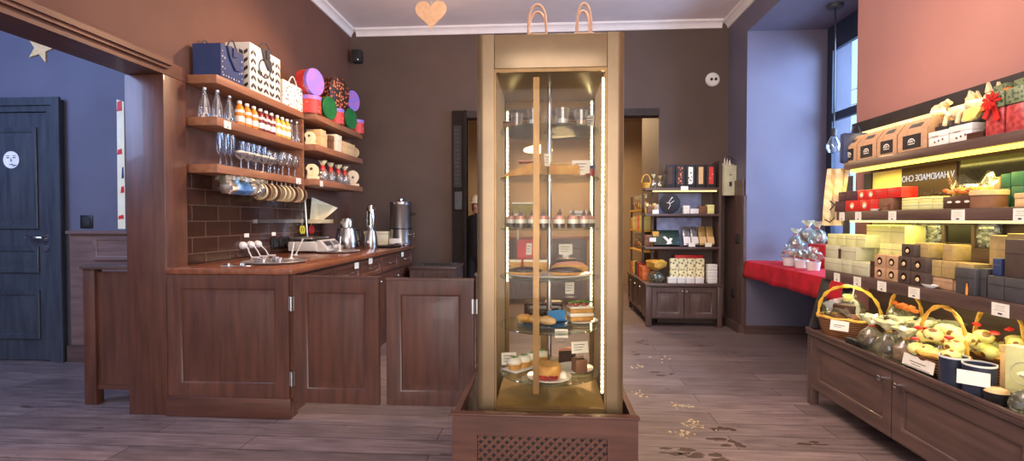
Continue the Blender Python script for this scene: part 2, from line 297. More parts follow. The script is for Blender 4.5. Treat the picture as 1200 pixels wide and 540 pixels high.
# ------------------------------------------------------------------ the room
XL, XR, YB, ZC = -2.35, 2.12, 6.05, 3.47
sbox('floor', (-6, 3.2, -1.6, 10, -.06, 0), 'floor')
sbox('ceiling', (-2.6, 3.0, -1.6, YB+.2, ZC, ZC+.08), 'ceil')
struct(MB().box(XL-.2, XL, 2.99, YB, 0, ZC).box(XL-.2, XL, -1.6, 2.99, 2.17, ZC).build('wall_left', 'wallL'))
PX0, PX1 = -.95, 1.30                                  # opening into the back room
struct(MB().box(XL-.2, PX0, YB, YB+.14, 0, ZC).box(PX0, PX1, YB, YB+.14, 2.48, ZC).box(PX1, 3.0, YB, YB+.14, 0, ZC).build('wall_back', 'wallB'))
# right wall, its window niche and the wooden panelling at the far strip
NY0, NY1, NX, NZ = 3.67, 5.5, 2.92, 3.15
struct(MB().box(XR, XR+.12, -1.6, NY0, 0, ZC).build('wall_right', 'wallP'))
struct(MB().box(2.08, NX+.2, NY1, YB, 0, ZC).box(2.08, NX+.2, NY0-.06, NY1, NZ, ZC).box(XR+.12, NX+.2, NY0-.1, NY0, 0, NZ)
       .box(NX, NX+.12, NY0, NY1, 0, .74).build('wall_niche', 'wallN'))
sbox('wall_far_strip', (2.05, 2.0795, NY1+.015, YB, 0, 1.62), 'dz')
sbox('baseboard_far', (2.02, 2.05, NY1+.015, YB, 0, .09), 'dx')
sbox('baseboard_niche', (2.075, NX, NY1-.02, NY1-.0005, 0, .09), 'dx')
struct(MB().box(2.055, 2.085, NY1-.012, NY1+.014, .09, 1.45).build('trim_niche', 'dz'))
# cornice round the ceiling
def cornice(name, p0, p1, inward):
    m = MB(); d = (Vector(p1)-Vector(p0)); q = Vector(inward)
    prof = [(0, 0), (0, -.085), (.018, -.085), (.022, -.06), (.045, -.03), (.07, -.022), (.075, 0)]
    a = [m.v(Vector(p0)+q*x+Vector((0, 0, z))) for x, z in prof]; b = [m.v(Vector(p1)+q*x+Vector((0, 0, z))) for x, z in prof]
    for k in range(len(prof)): m.f([a[k], a[(k+1) % 7], b[(k+1) % 7], b[k]])
    m.f(a[::-1]); m.f(b); return struct(m.build(name, 'cornice'))
cornice('trim_1', (XL+.0005, -1.5, ZC-.001), (XL+.0005, YB-.001, ZC-.001), (1, 0, 0)); cornice('trim_2', (XL+.08, YB-.0005, ZC-.001), (2.0, YB-.0005, ZC-.001), (0, -1, 0))
cornice('trim_3', (2.0795, YB-.001, ZC-.001), (2.0795, -1.5, ZC-.001), (-1, 0, 0))
# window in the niche
wn = MB()
for b in ((NX-.04, NX, NY1-.10, NY1-.002, .80, NZ), (NX-.04, NX, NY0+.001, NY0+.07, .80, NZ), (NX-.04, NX, NY0+.07, NY1-.10, 2.90, NZ-.001), (NX-.04, NX, NY0+.07, NY1-.10, 2.19, 2.27), (NX-.04, NX, NY0+.07, NY1-.10, .80, .87), (NX-.04, NX, 4.50, 4.56, .87, 2.9)): wn.box(*b)
win = struct(wn.build('window_1', mat('window_frame_dark', S(40, 52, 74), S(34, 44, 64), rough=.4)))
MB().box(NX-.022, NX-.016, NY0+.06, NY1-.09, .86, 2.92).build('pane', 'winpane', win)
struct(MB().box(2.085, NX-.001, NY0+.001, NY1-.003, .742, .772).build('trim_4', 'white'))
o = MB().box(7.4, 7.6, 3.0, 22, 0, 14).build('street_facade', emis('self_lit_facade', S(222, 242, 250), 2.6)); tag(o, 'pale self-lit facade across the street, seen through the niche window', 'building')  # bright daylight on the facade is put in as emission
for k, (y0, z0, y1, z1) in enumerate(((5.6, 3.2, 9.2, 3.35), (5.6, 3.02, 9.2, 3.1), (5.6, 2.72, 9.2, 3.0))):
    o = MB().tube([(5.0, 4.4+(y1-4.4)*t, z0+(z1-z0)*t-.2*t*(1-t)) for t in [i/10 for i in range(11)]], .006, 5).build('overhead_cable', 'slate')
    tag(o, ['thin grey cable crossing the window view, uppermost of three', 'thin grey cable crossing the window view, middle of three', 'thin grey cable crossing the window view, lowest and most tilted of three'][k], 'cable', 'street cables beyond the window')
# side room on the left, seen under the beam
YS = 4.07
sbox('wall_side_room', (-6, -2.56, YS, YS+.1, 0, 3.3), 'wallblue')
sbox('wall_side_far', (-6.1, -6, -1.6, YS, 0, 3.3), 'wallblue')
sbox('ceiling_side_room', (-6.1, -2.56, .6, YS, 3.3, 3.38), 'ceil')
struct(MB().box(-2.56, -2.31, 2.965, 3.16, 0, 2.079, bev=.004).build('trim_5', 'wz'))
struct(MB().box(-2.54, -2.31, -1.6, 3.161, 2.08, 2.165).box(-2.56, -2.275, -1.6, 3.0, 2.135, 2.165).box(-2.56, -2.29, -1.6, 2.99, 2.115, 2.135).build('trim_6', 'wy'))
# wainscot of the side room
m = MB(); m.box(-4.0, -2.56, YS-.022, YS-.001, 0, 1.08); m.M = faceY(-3.78, YS-.022, .86); m.panel(1.2, .20, .02, .03, False)
m.M = Matrix.Identity(4); m.box(-4.0, -2.56, YS-.06, YS-.001, 1.08, 1.105); struct(m.build('trim_7', mat('wainscot_grey_wood', S(120, 92, 84), S(98, 74, 70), rough=.5, scale=3, stretch=(1, 9, 9))))
sbox('baseboard_side', (-4.02, -2.56, YS-.045, YS-.0225, 0, .14), 'dx')
# dark panelled door
dr = struct(MB().box(-4.16, -4.05, YS-.05, YS-.001, 0, 2.2).box(-5.3, -4.16, YS-.05, YS-.001, 2.1, 2.2).box(-5.4, -5.3, YS-.05, YS-.001, 0, 2.2).box(-4.10, -4.03, YS-.07, YS-.05, 0, 2.215).box(-5.3, -4.10, YS-.07, YS-.05, 2.15, 2.215).build('door_1', 'doorblue'))
m = MB(); m.box(-5.295, -4.165, YS-.03, YS-.002, .01, 2.095)
for z0, z1 in ((1.12, 1.97), (.75, .97), (.19, .60)): m.M = faceY(-5.16, YS-.03, z0); m.panel(.90, z1-z0, .018, .035, True, 0, .04)
m.M = Matrix.Identity(4); m.build('door_leaf', 'doorblue', dr)
h = MB().tube([(-4.20, YS-.03, 1.045), (-4.20, YS-.075, 1.045), (-4.21, YS-.08, 1.045), (-4.34, YS-.08, 1.05)], .011, 8); h.M = faceY(-4.20, YS-.031, 1.045); h.lathe([(.0, 0), (.028, 0), (.028, .008), (0, .008)]); h.build('handle', 'chrome', dr)
h = MB(); h.M = faceY(-4.20, YS-.031, .955); h.lathe([(0, 0), (.026, 0), (.026, .01), (.012, .012), (0, .012)]); h.build('lock_plate', 'chrome', dr)
# round sticker with a plain face
m = MB(); m.M = faceY(-4.483, YS-.0475, 1.70)
m.lathe([(0, 0), (.072, 0), (.072, .002), (0, .002)], n=28)
for sx in (-1, 1):
    m.prism([(sx*.028+.015*math.cos(t), .018+.006*math.sin(t)) for t in [i*math.pi/5 for i in range(10)]], .0022, .003, 1)
    m.prism([(sx*.028-.018, .032), (sx*.028+.018, .032), (sx*.028+.016, .037), (sx*.028-.016, .037)], .0022, .003, 1)
m.prism([(-.004, .012), (.004, .012), (.010, -.016), (-.006, -.016)], .0022, .003, 1); m.prism([(-.02, -.036), (.022, -.034), (.016, -.043), (-.012, -.043)], .0022, .003, 1)
m.prism([(.0, -.048), (.03, -.042), (.058, -.04), (.03, -.055)], .0022, .003, 1)
m.build('sticker', ['white', 'ink'], dr)
# things on the blue wall
m = MB(); m.M = faceY(at(142, 170, Y=YS).x, YS-.0008, 1.12)
m.prism([(-.035, 0), (.03, 0), (.035, 1.06), (-.028, 1.08)], 0, .006, 0)
for y, h_, c, x0, x1 in ((.08, .04, 1, -.03, .02), (.30, .06, 1, -.005, .028), (.42, .1, 2, .005, .027), (.62, .05, 1, -.03, .015), (.78, .05, 3, -.03, -.005), (.98, .09, 1, -.027, .02)):
    m.prism([(x0, y), (x1, y+.006), (x1-.004, y+h_), (x0+.006, y+h_-.01)], .0062, .008, c)
tag(m.build('painted_strip', ['ivory', 'ribbon', 'navy', 'white']), 'narrow cream wall strip with red and blue marks, left of the wooden post', 'decoration')
m = MB(); m.M = faceY(at(49, 46, Y=YS).x, YS-.002, 2.64)
m.prism([((.13 if k % 2 == 0 else .055)*math.sin(k*math.pi/5+.3), (.13 if k % 2 == 0 else .055)*math.cos(k*math.pi/5+.3)) for k in range(10)], 0, .012)
tag(m.build('star_ornament', 'kraftl'), 'cream star on the blue wall above the dark door', 'star')
def switch(label, M4, s=.04, round_=False, name='wall_switch', cat='switch'):
    t = thing(name, label, cat); m = MB(); m.M = M4; m.box(-s, s, -s, s, .0006, .008, bev=.003); m.build('plate', 'black', t)
    m = MB(); m.M = M4; m.box(-s*.6, s*.6, -s*.7, s*.7, .008, .012, bev=.002); m.build('rocker', 'blackmat', t); return t
switch('black light switch beside the dark door', faceY(at(102, 260, Y=YS).x, YS, 1.18), .055)
# panelled counter end standing left of the post
t = thing('counter_end_panel', 'wooden counter end with one leg, left of the post', 'counter', (-2.98, 3.10, 0))
MB().box(0, .08, 0, .06, 0, .88, bev=.003).build('leg', 'wz', t); MB().box(.08, .44, .02, .05, .12, .86).build('panel', 'wz', t)
MB().box(.08, .44, .012, .058, .10, .13).build('bottom_rail', 'wx', t); MB().box(-.012, .44, -.012, .08, .88, .905, bev=.003).build('top', 'dx', t)
# back room
struct(MB().box(-2.5, 3.2, 9.6, 9.7, 0, 3.0).build('wall_back_room', 'beige'))
struct(MB().box(-2.5, -2.4, YB+.14, 9.6, 0, 3.0).build('wall_back_room_left', 'wallB'))
struct(MB().box(PX1+.02, PX1+.1, YB+.14, 7.2, 0, 3.0).box(2.4, 2.5, 7.2, 9.6, 0, 3.0).box(PX1+.1, 2.5, 7.12, 7.2, 0, 3.0).build('wall_back_room_right', 'wallB'))
sbox('ceiling_back_room', (-2.5, 3.2, YB+.14, 9.7, 3.0, 3.06), 'beige')
struct(MB().box(PX0-.16, PX0, YB-.05, YB+.16, 0, 2.48).box(PX0-.02, PX0+.015, YB-.065, YB-.05, 0, 2.48).build('trim_8', mat('black_post', S(42, 34, 29), S(35, 28, 24), rough=.8, spec=.15)))
struct(MB().box(PX0, PX1, YB-.03, YB+.15, 2.40, 2.48).build('trim_9', mat('lintel_dark', S(70, 60, 56), S(62, 53, 50), rough=.8, spec=.2)))
# ------------------------------------------------------------------ the counter and its gates
YP = 2.965
cc = thing('counter_cabinet', 'long wooden counter cabinet with raised end panel, along the left wall', 'counter', (0, 0, 0))
MB().box(-2.305, -1.56, YP+.02, 5.85, .0, .868).build('carcass', 'wz', cc)
m = MB(); m.M = faceY(-2.305, YP+.02, .12); m.panel(.765, .748, .024, .085, True, 0, .03); m.build('end_panel', 'wz', cc)
MB().box(-2.308, -1.525, YP-.02, YP+.02, 0, .125, bev=.006).build('plinth', 'wx', cc)
MB().box(-1.56, -1.53, YP+.02, YP+.08, 0, .868).build('corner_post', 'wz', cc)
for k in range(5):
    y0 = YP+.10+k*.55; m = MB(); m.M = faceXp(-1.559, y0, .12)
    m.panel(.54, .56, .02, .07, True, 0, .03); d = m.build('door', 'wz', cc)
    MB().ico((-1.53, y0+.49, .62), .014).build('knob', 'steel', d)
    m = MB(); m.M = faceXp(-1.559, y0, .70); m.panel(.54, .15, .02, .03, False); d = m.build('drawer', 'wy', cc)
    m = MB(); m.M = faceXp(-1.539, y0+.19, .775); m.tube([(0, 0, 0), (0, 0, .025), (.16, 0, .025), (.16, 0, 0)], .006); m.build('handle', 'steel', d)
o = MB().box(-2.3095, -1.515, YP-.012, 5.88, .869, .905, bev=.005).build('worktop', 'top'); tag(o, 'long polished wooden worktop covering the counter cabinet', 'worktop')
for k, (y, z) in enumerate(((4.02, .80), (4.35, .81), (5.35, .80))):
    m = MB(); m.M = faceXp(-1.5385, y, z); m.box(0, .09, 0, .05, .0005, .002); o = m.build('drawer_label', 'card')
    tag(o, f'small white label on the counter drawers, {["nearest", "middle", "farthest"][k]} of three', 'label', 'labels on the drawers')
def gate(label, x, w, z0, z1, rz, left):
    t = thing('swing_gate', label, 'gate', (x, YP+.02, z0), rz, 'half height gates to the counter')
    m = MB(); m.M = faceY(0, 0, 0); m.panel(w, z1-z0, .03, .085, True, 0, .04); m.build('panel', 'wz', t)
    MB().box(-.002, w+.002, -.034, .006, z1-z0, z1-z0+.012).build('cap_rail', 'wx', t)
    hx = -.006 if left else w+.006
    for z in (.10, .55):
        h = MB().tube([(hx, -.04, z), (hx, -.04, z+.085)], .008, 8); h.box(hx-.018, hx+.018, -.036, -.031, z, z+.085); h.build('hinge', 'steel', t)
    return t
gate('left swinging gate hinged to the counter end panel', -1.508, .53, .105, .852, R(-2.6), True)
gate('right swinging gate beside the glass cake cabinet', -.941, .522, .10, .842, 0, False)
t = thing('gate_post', 'slim wooden post behind the cake cabinet holding the right gate', 'post', (-.375, 2.96, 0)); MB().box(-.035, .03, 0, .05, 0, .87, bev=.003).build('post', 'wz', t); MB().box(-.04, .035, -.006, .056, .87, .885).build('cap', 'wx', t)
# tiled splashback
o = MB().box(XL+.0005, XL+.012, 3.162, 5.2, .9055, 1.40).box(XL+.0005, XL+.012, 3.162, 3.45, 1.40, 1.52).build('trim_10', 'tile'); struct(o)
# ------------------------------------------------------------------ shelves on the left wall
SZ = (2.085, 1.812, 1.505); ST = .055
X1, X2 = -2.13, -2.03; YN0, YN1, YF1 = 3.2, 4.415, 5.57
for z, nm in zip(SZ, ('top', 'middle', 'lowest')):
    o = MB().box(XL+.001, X1, YN0, YN1-.026 if nm != 'top' else YN1-.002, z, z+ST, bev=.003).build('wall_shelf', 'sh'); tag(o, f'{nm} wooden wall shelf of the nearer left unit', 'shelf', 'left wall shelves')
    o = MB().box(XL+.001, X2, YN1, YF1, z, z+ST, bev=.003).build('wall_shelf', 'sh'); tag(o, f'{nm} wooden wall shelf of the farther left unit', 'shelf', 'left wall shelves')
o = MB().box(XL+.001, X1-.01, YN1-.024, YN1-.001, SZ[2]-.08, SZ[0]-.001).build('shelf_divider', 'sh'); tag(o, 'upright wooden board between the two left shelf units', 'board')
T1, T2, T3 = (z+ST+.0006 for z in SZ)
YL = lambda u, X: at(u, 150, X=X).y
def slab(name, label, cat, b, m, group=None, bev=.003):
    """a closed carton: body and an overlapping lid"""
    x0, x1, y0, y1, z0, z1 = b; h = z1-z0; c = ((x0+x1)/2, (y0+y1)/2); t = thing(name, label, cat, (c[0], c[1], z0), 0, group)
    a, d = (x1-x0)/2, (y1-y0)/2; e = .0015
    MB().box(-a+e, a-e, -d+e, d-e, 0, h*.6, bev=bev).build('body', m, t); MB().box(-a, a, -d, d, h*.6, h, bev=bev).build('lid', m, t); return t
def box1(name, label, cat, b, m, group=None, bev=.002, e=.0012):
    """small carton in one mesh, lid seam modelled"""
    x0, x1, y0, y1, z0, z1 = b; h = z1-z0; a, d = (x1-x0)/2, (y1-y0)/2
    o = MB().box(-a+e, a-e, -d+e, d-e, 0, h*.62).box(-a, a, -d, d, h*.62, h, bev=bev).build(name, m, None, ((x0+x1)/2, (y0+y1)/2, z0)); return tag(o, label, cat, group)
def gift_bag(name, label, c, sx, sy, h, mf, hm, ribbon=None, group=None, rz=0):
    t = thing(name, label, 'gift bag', c, rz, group)
    m = MB(); a, b = sx/2, sy/2
    lo = [(-a, -b), (a, -b), (a, b), (-a, b)]; r0 = [m.v((x, y, 0)) for x, y in lo]; r1 = [m.v((x*1.02, y*1.01, h)) for x, y in lo]; r2 = [m.v((x*.96, y*.97, h)) for x, y in lo]; r3 = [m.v((x*.96, y*.97, h-.04)) for x, y in lo]
    m.f(r0[::-1])
    for p, q in ((r0, r1), (r1, r2), (r2, r3)):
        for k in range(4): m.f([p[k], p[(k+1) % 4], q[(k+1) % 4], q[k]])
    m.f(r3); m.build('body', mf, t)
    for s in (-1, 1):
        m = MB(); n = 12; x = s*a*.98
        m.tube([(x, -b*.45+b*.9*i/n, h-.012+.075*math.sin(math.pi*i/n)) for i in range(n+1)], .005, 6); m.build('handle', hm, t)
    if ribbon:
        m = MB(); x = a*1.02+.004
        m.prism([(-.03, .0), (.025, .0), (.05, -.10), (.02, -.14), (-.01, -.10)], 0, .006) if 0 else None
        m.M = frame((x, 0, h-.02), (0, 1, 0), (0, 0, 1), (1, 0, 0))
        m.prism([(-.07, .02), (-.02, .03), (.06, -.05), (.075, -.11), (.02, -.12), (-.04, -.05)], 0, .008); m.prism([(-.02, .02), (.02, .03), (.03, -.03), (-.02, -.04)], .008, .018)
        m.build('ribbon_bow', ribbon, t)
    return t
g1, g2, g3 = YL(229, -2.2), YL(284, -2.13), YL(283, -2.2)
gb1 = gift_bag('gift_bag', 'navy gift bag with white star print at the near end of the top shelf', (-2.225, 3.37, T1), .19, .25, .215, 'starnavy', 'slate', 'navy')
gb2 = gift_bag('gift_bag', 'tall black and cream leaf patterned gift bag with dark bow', (-2.228, 3.80, T1), .18, .42, .34, 'bw', 'slate', 'slate')
gift_bag('gift_bag', 'smaller black dotted white gift bag, beside the tall patterned bag', (-2.222, 4.22, T1), .17, .34, .20, 'bwdot', 'white', None)
m = MB(); m.M = faceXp(.097, 0, 0)          # small stars round the edge of the navy bag
for k, (u_, v_) in enumerate([(-.11, .03+.035*i) for i in range(5)]+[(-.10+.028*i, .015) for i in range(7)]+[(.105, .04+.04*i) for i in range(4)]+[(-.085, .06), (-.085, .13), (.08, .07)]):
    r_ = .009 if k % 2 else .006; m.prism([(u_+(r_ if q % 2 == 0 else r_*.35)*math.cos(q*math.pi/4), v_+(r_ if q % 2 == 0 else r_*.35)*math.sin(q*math.pi/4)) for q in range(8)], .0008, .0016)
m.build('star_print', 'white', gb1)
m = MB()                                      # leaf columns and a ring on the cream bag
def leaves(M4, w_, h_, cols):
    m.M = M4; cw = w_/cols
    for c in range(cols):
        for r_ in range(int(h_/.06)):
            x0, z0 = -w_/2+c*cw+cw*.12, .012+r_*.06
            if c in (1, 2) and cols > 3 and .14 < z0 < .27: continue
            sg = 1 if c % 2 else -1; xc = x0+cw*.38
            for q in (-1, 1):
                if sg > 0: p_ = [(xc+q*.004, z0), (xc+q*cw*.36, z0+.018), (xc+q*cw*.36, z0+.042), (xc+q*.004, z0+.026)]
                else: p_ = [(xc+q*.004, z0+.02), (xc+q*cw*.36, z0), (xc+q*cw*.36, z0+.022), (xc+q*.004, z0+.044)]
                m.prism(p_, .001, .002)
leaves(faceXp(.0925, 0, 0), .42, .335, 5); leaves(faceY(0, -.213, 0), .18, .335, 2)
m.M = faceXp(.0925, -.02, .2); m.tube([(.075*math.cos(a), .065*math.sin(a), .001) for a in [i*math.pi/12 for i in range(24)]], .006, 4, closed=True)
m.build('leaf_print', 'slate', gb2)
# tins on the far top shelf
def tin(label, c, r, h, rim, lidm, group='printed round tins', lie=None, body=None):
    t = thing('round_tin', label, 'tin', c, 0, group)
    def prof(m): return m
    M4 = Matrix.Identity(4)
    if lie is not None:   # lying on its side, lid towards lie angle
        d = Vector((math.cos(lie), math.sin(lie), 0)); M4 = frame((-d.x*h/2, -d.y*h/2, r*1.04), (-d.y, d.x, 0), (0, 0, 1), (d.x, d.y, 0))
    m = MB(); m.M = M4; m.lathe([(0, 0), (r, 0), (r, h-.02), (0, h-.02)], n=28); m.build('body', body or rim, t)
    m = MB(); m.M = M4; m.lathe([(r*.98, h-.035), (r*1.03, h-.035), (r*1.03, h-.004), (r*.99, h), (0, h-.002)], n=28); m.build('lid', lidm, t); return t
yt = lambda u: YL(u, -2.08)
tin('red tin with purple lid standing below the lying purple tin', (-2.10, yt(367), T1), .088, .155, 'redfloral', 'purplefloral')
tin('lying red tin showing its purple flowered lid, nearest on the tins', (-2.10, yt(366), T1+.1556), .115, .13, 'redfloral', 'purplefloral', lie=R(-15), body='redfloral')
tin('green lidded tin lying on its side between red tins', (-2.08, yt(382), T1), .105, .10, 'green', 'green', lie=R(-12), body='redfloral')
tin('red tin with purple lid standing below the brown flowered tin', (-2.09, yt(394), T1), .085, .15, 'redfloral', 'purplefloral')
tin('large brown flowered tin balanced on a red tin', (-2.09, yt(393), T1+.1506), .15, .14, 'floral', 'floral', lie=R(-14))
tin('dark green lidded tin lying near the far end of the top shelf', (-2.08, yt(407), T1), .105, .10, 'dgreen', 'green', lie=R(-12), body='dgreen')
tin('red and purple tin lying highest at the far end of the top shelf', (-2.10, yt(411.5), T1+.2105), .105, .12, 'redfloral', 'purplefloral', lie=R(-14), body='redfloral')
tin('small red tin with purple lid, farthest on the top shelf', (-2.09, yt(418.5), T1), .082, .15, 'redfloral', 'purplefloral')
# bottles on the middle shelf
def clear_bottle(label, c):
    t = thing('glass_bottle', label, 'bottle', c, 0, 'empty glass bottles on the middle left shelf')
    MB().lathe([(0, 0), (.036, 0), (.038, .01), (.036, .05), (.030, .10), (.016, .145), (.013, .175), (.016, .18), (.0, .18)], n=14).build('bottle', 'wine', t)
    MB().lathe([(0, .1805), (.017, .1805), (.017, .196), (0, .198)], n=12).build('cap', 'steel', t); return t
b0 = clear_bottle('empty clear bottle, nearest on the middle left shelf', (-2.24, YL(240, -2.24), T2))
dup(b0, (-2.2, YL(255, -2.2), T2), 'empty clear bottle, second from the near end of the shelf'); dup(b0, (-2.165, YL(269, -2.165), T2), 'empty clear bottle, third from the near end, beside the juices', sc=.9)
dup(b0, (-2.17, YL(341, -2.17), T2), 'empty clear bottle just beyond the yellow juices', sc=.9); dup(b0, (-2.16, YL(347.5, -2.16), T2), 'empty clear bottle, farthest on the nearer middle shelf', sc=.9)
def juice(label, c, liq):
    t = thing('juice_bottle', label, 'bottle', c, 0, 'juice bottles on the middle left shelf')
    MB().lathe([(0, 0), (.029, 0), (.031, .006), (.031, .105), (.026, .125), (.014, .142), (.013, .15), (0, .15)], n=14).build('bottle', liq, t)
    MB().lathe([(.0316, .02), (.0316, .06)], n=14).build('label', 'card', t); MB().lathe([(.0316, .085), (.0316, .105)], n=14).build('label', 'card', t)
    MB().lathe([(0, .15), (.016, .15), (.016, .165), (.012, .17), (0, .17)], n=12).build('cap', 'white', t); return t
us = [281, 289.5, 297.5, 305, 311.5, 318, 324.5, 330.5, 336]
for k, (u, l) in enumerate(zip(us, ['orange', 'orange', 'orange', 'cherry', 'cherry', 'cherry', 'yellow', 'yellow', 'yellow'])):
    col = {'orange': 'orange', 'cherry': 'dark red', 'yellow': 'yellow'}[l]
    juice(f'{col} juice bottle with white labels, {ORD[k % 3]} of three from the near end', (-2.165, YL(u, -2.165), T2), l)
# boxes and wooden toys on the far middle shelf
def toy(label, c, s=1.0, kind=0, rz=0):
    t = thing('wooden_toy', label, 'toy', c, rz, 'pale wooden animals'); t.scale = (s, s, s)
    MB().box(-.06, .06, -.05, .05, 0, .025, bev=.004).build('stand', 'woodtoy', t)
    m = MB(); m.M = frame((0, 0, .0255), (0, 1, 0), (0, 0, 1), (1, 0, 0))
    if kind == 0: pts = [(-.045, 0), (.04, 0), (.055, .03), (.05, .075), (.02, .10), (-.03, .098), (-.055, .06), (-.03, .035)]
    else: pts = [(.07*math.cos(i*math.pi/7-.25), .068+.062*math.sin(i*math.pi/7-.25)) for i in range(10)]+[(-.066, .02), (-.03, .0), (.03, .0)]
    m.prism(pts, -.035, .035); bmesh.ops.bevel(m.bm, geom=m.bm.edges[:], offset=.006, segments=2, affect='EDGES'); m.build('figure', 'woodtoy', t)
    m = MB(); m.M = frame((.036, -.01, .085), (0, 1, 0), (0, 0, 1), (1, 0, 0)); m.lathe([(0, 0), (.012, 0), (.012, .004), (0, .004)], n=10); m.build('eye', 'choc', t); return t
X2f = -2.03
toy('pale wooden animal at the near end of the far middle shelf', (-2.13, 4.50, T2), .95, 0, R(-55))
def yb(u0, u1, X=-2.04): return YL(u0, X), YL(u1, X)
for (u0, u1, h, m_, lab, x1) in ((377.3, 383.2, .155, 'kraftl', 'plain kraft box beside the wooden animal', -2.05), (383.6, 386, .135, 'kraftl', 'thin kraft box pushed against the plain kraft box', -2.06), (391, 394, .14, 'browncard', 'narrow dark brown box before the tall speckled carton', -2.06), (394.4, 401.2, .165, 'ivory', 'tall pale speckled carton on the far middle shelf', -2.045), (402.6, 416.5, .125, 'kraftl', 'wide kraft box with a dark spot, far middle shelf', -2.045)):
    y0, y1 = yb(u0, u1); slab('carton', lab, 'box', (x1-.14, x1, y0, y1, T2, T2+h), m_, 'cartons on the far middle shelf')
o = MB(); o.M = frame((-2.10, YL(420, -2.045)-.02, T2+.06), (0, 0, 1), (1, 0, 0), (0, 1, 0)); o.lathe([(0, 0), (.06, 0), (.06, .03), (0, .03)], n=20); tag(o.build('wooden_disc', 'woodtoy'), 'pale wooden disc standing at the far end of the middle shelf', 'disc')
# lowest far shelf: toys and wrapped sweets
toy('pale wooden animal at the near end of the lowest far shelf', (-2.12, 4.51, T3), 1.1, 0, R(-50))
toy('round wooden animal at the far end of the lowest shelf', (-2.115, YL(413, -2.10), T3), 1.1, 1, R(-35))
def cello_bag(label, c, r, h, inner, cat='wrapped sweets', name='wrapped_sweets', group=None, rib='ribbon', seed=1, film='cello', ruff=.7, fill=None):
    g = random.Random(seed); t = thing(name, label, cat, c, 0, group)
    m = MB()
    if fill: fill(m, g)
    else:
        for k in range(7): m.ico((g.uniform(-.45, .45)*r, g.uniform(-.45, .45)*r, h*g.uniform(.17, .4)), r*g.uniform(.36, .5), 1, jit=.1, rg=g)
    m.build('contents', inner, t)
    MB().lathe([(0, .001), (r*.8, .001), (r, h*.12), (r*1.08, h*.24), (r*1.0, h*.38), (r*.8, h*.52), (r*.25, h*.68), (r*.16, h*.72)], n=17, jit=.12, sm=False, rg=g).build('wrapper', film, t)
    MB().lathe([(r*.16, h*.722), (r*ruff*.5, h*.83), (r*ruff*.7, h*.9), (r*ruff, h)], n=19, jit=.3, sm=False, rg=g).build('gathered_top', 'ruff', t)
    if rib: MB().lathe([(r*.2, h*.68), (r*.26, h*.70), (r*.2, h*.735)], n=10).build('ribbon', rib, t)
    return t
for k, u in enumerate((377.5, 387, 396, 403.5)):
    t = cello_bag(f'red and white sweet figure in clear wrap, {ORD[k]} from the wooden animal', (-2.10, YL(u, -2.10), T3), .052, .19, 'foil', group='wrapped sweet figures on the lowest far shelf', seed=20+k, film='cellod')
    MB().lathe([(.0, .09), (.02, .092), (.024, .12), (.016, .15), (0, .165)], n=10).build('red_top', 'red', t)
# glasses on the lowest near shelf
def flute(label, c, m_='bluewine', k=0):
    t = thing('champagne_glass', label, 'glass', c, 0, 'tall glasses on the lowest near shelf')
    MB().lathe([(0, 0), (.03, 0), (.03, .003), (.005, .008), (.0045, .065), (.012, .075), (.024, .10), (.026, .16), (.024, .215), (.022, .215), (.023, .16), (.01, .09), (0, .082)], n=14).build('glass', m_, t); return t
f0 = None
for k in range(8):
    x = -2.165 if k < 3 else -2.25; u = (258, 265, 271)[k] if k < 3 else 264+k*6.4; p = (x, YL(u, x), T3)
    lab = f'blue tinted champagne flute, {ORD[k]} from the near end of the lowest shelf'
    f0 = flute(lab, p) if k == 0 else f0; (k and dup(f0, p, lab))
def coupe(label, c):
    t = thing('dessert_coupe', label, 'glass', c, 0, 'cream filled coupes on the lowest near shelf')
    MB().lathe([(0, 0), (.03, 0), (.03, .003), (.005, .008), (.0045, .06), (.02, .07), (.045, .10), (.047, .112), (.043, .112), (0, .108)], n=14).build('glass', 'wine', t)
    MB().lathe([(0, .1085), (.04, .110), (.043, .118), (.02, .128), (0, .13)], n=14).build('cream', 'creamy', t); return t
def wineglass(label, c):
    t = thing('wine_glass', label, 'glass', c, 0, 'wine glasses on the lowest near shelf')
    MB().lathe([(0, 0), (.032, 0), (.032, .003), (.005, .008), (.0045, .075), (.02, .09), (.038, .12), (.04, .15), (.032, .19), (.03, .19), (.036, .15), (.02, .1), (0, .085)], n=14).build('glass', 'wine', t); return t
w0 = None
for k, (u, x) in enumerate(((314, -2.24), (321, -2.24), (326, -2.26), (331, -2.165), (338, -2.165), (345, -2.2))):
    p = (x, YL(u, x), T3); lab = f'clear wine glass, {ORD[k]} beyond the blue flutes on the lowest shelf'
    w0 = wineglass(lab, p) if k == 0 else w0; (k and dup(w0, p, lab))
for k in range(5):
    u = 282+k*8.6; x = -2.165; p = (x, YL(u, x), T3); lab = f'cream filled coupe before the flutes, {ORD[k]} from the near end'
    c0 = coupe(lab, p) if k == 0 else c0; (k and dup(c0, p, lab))
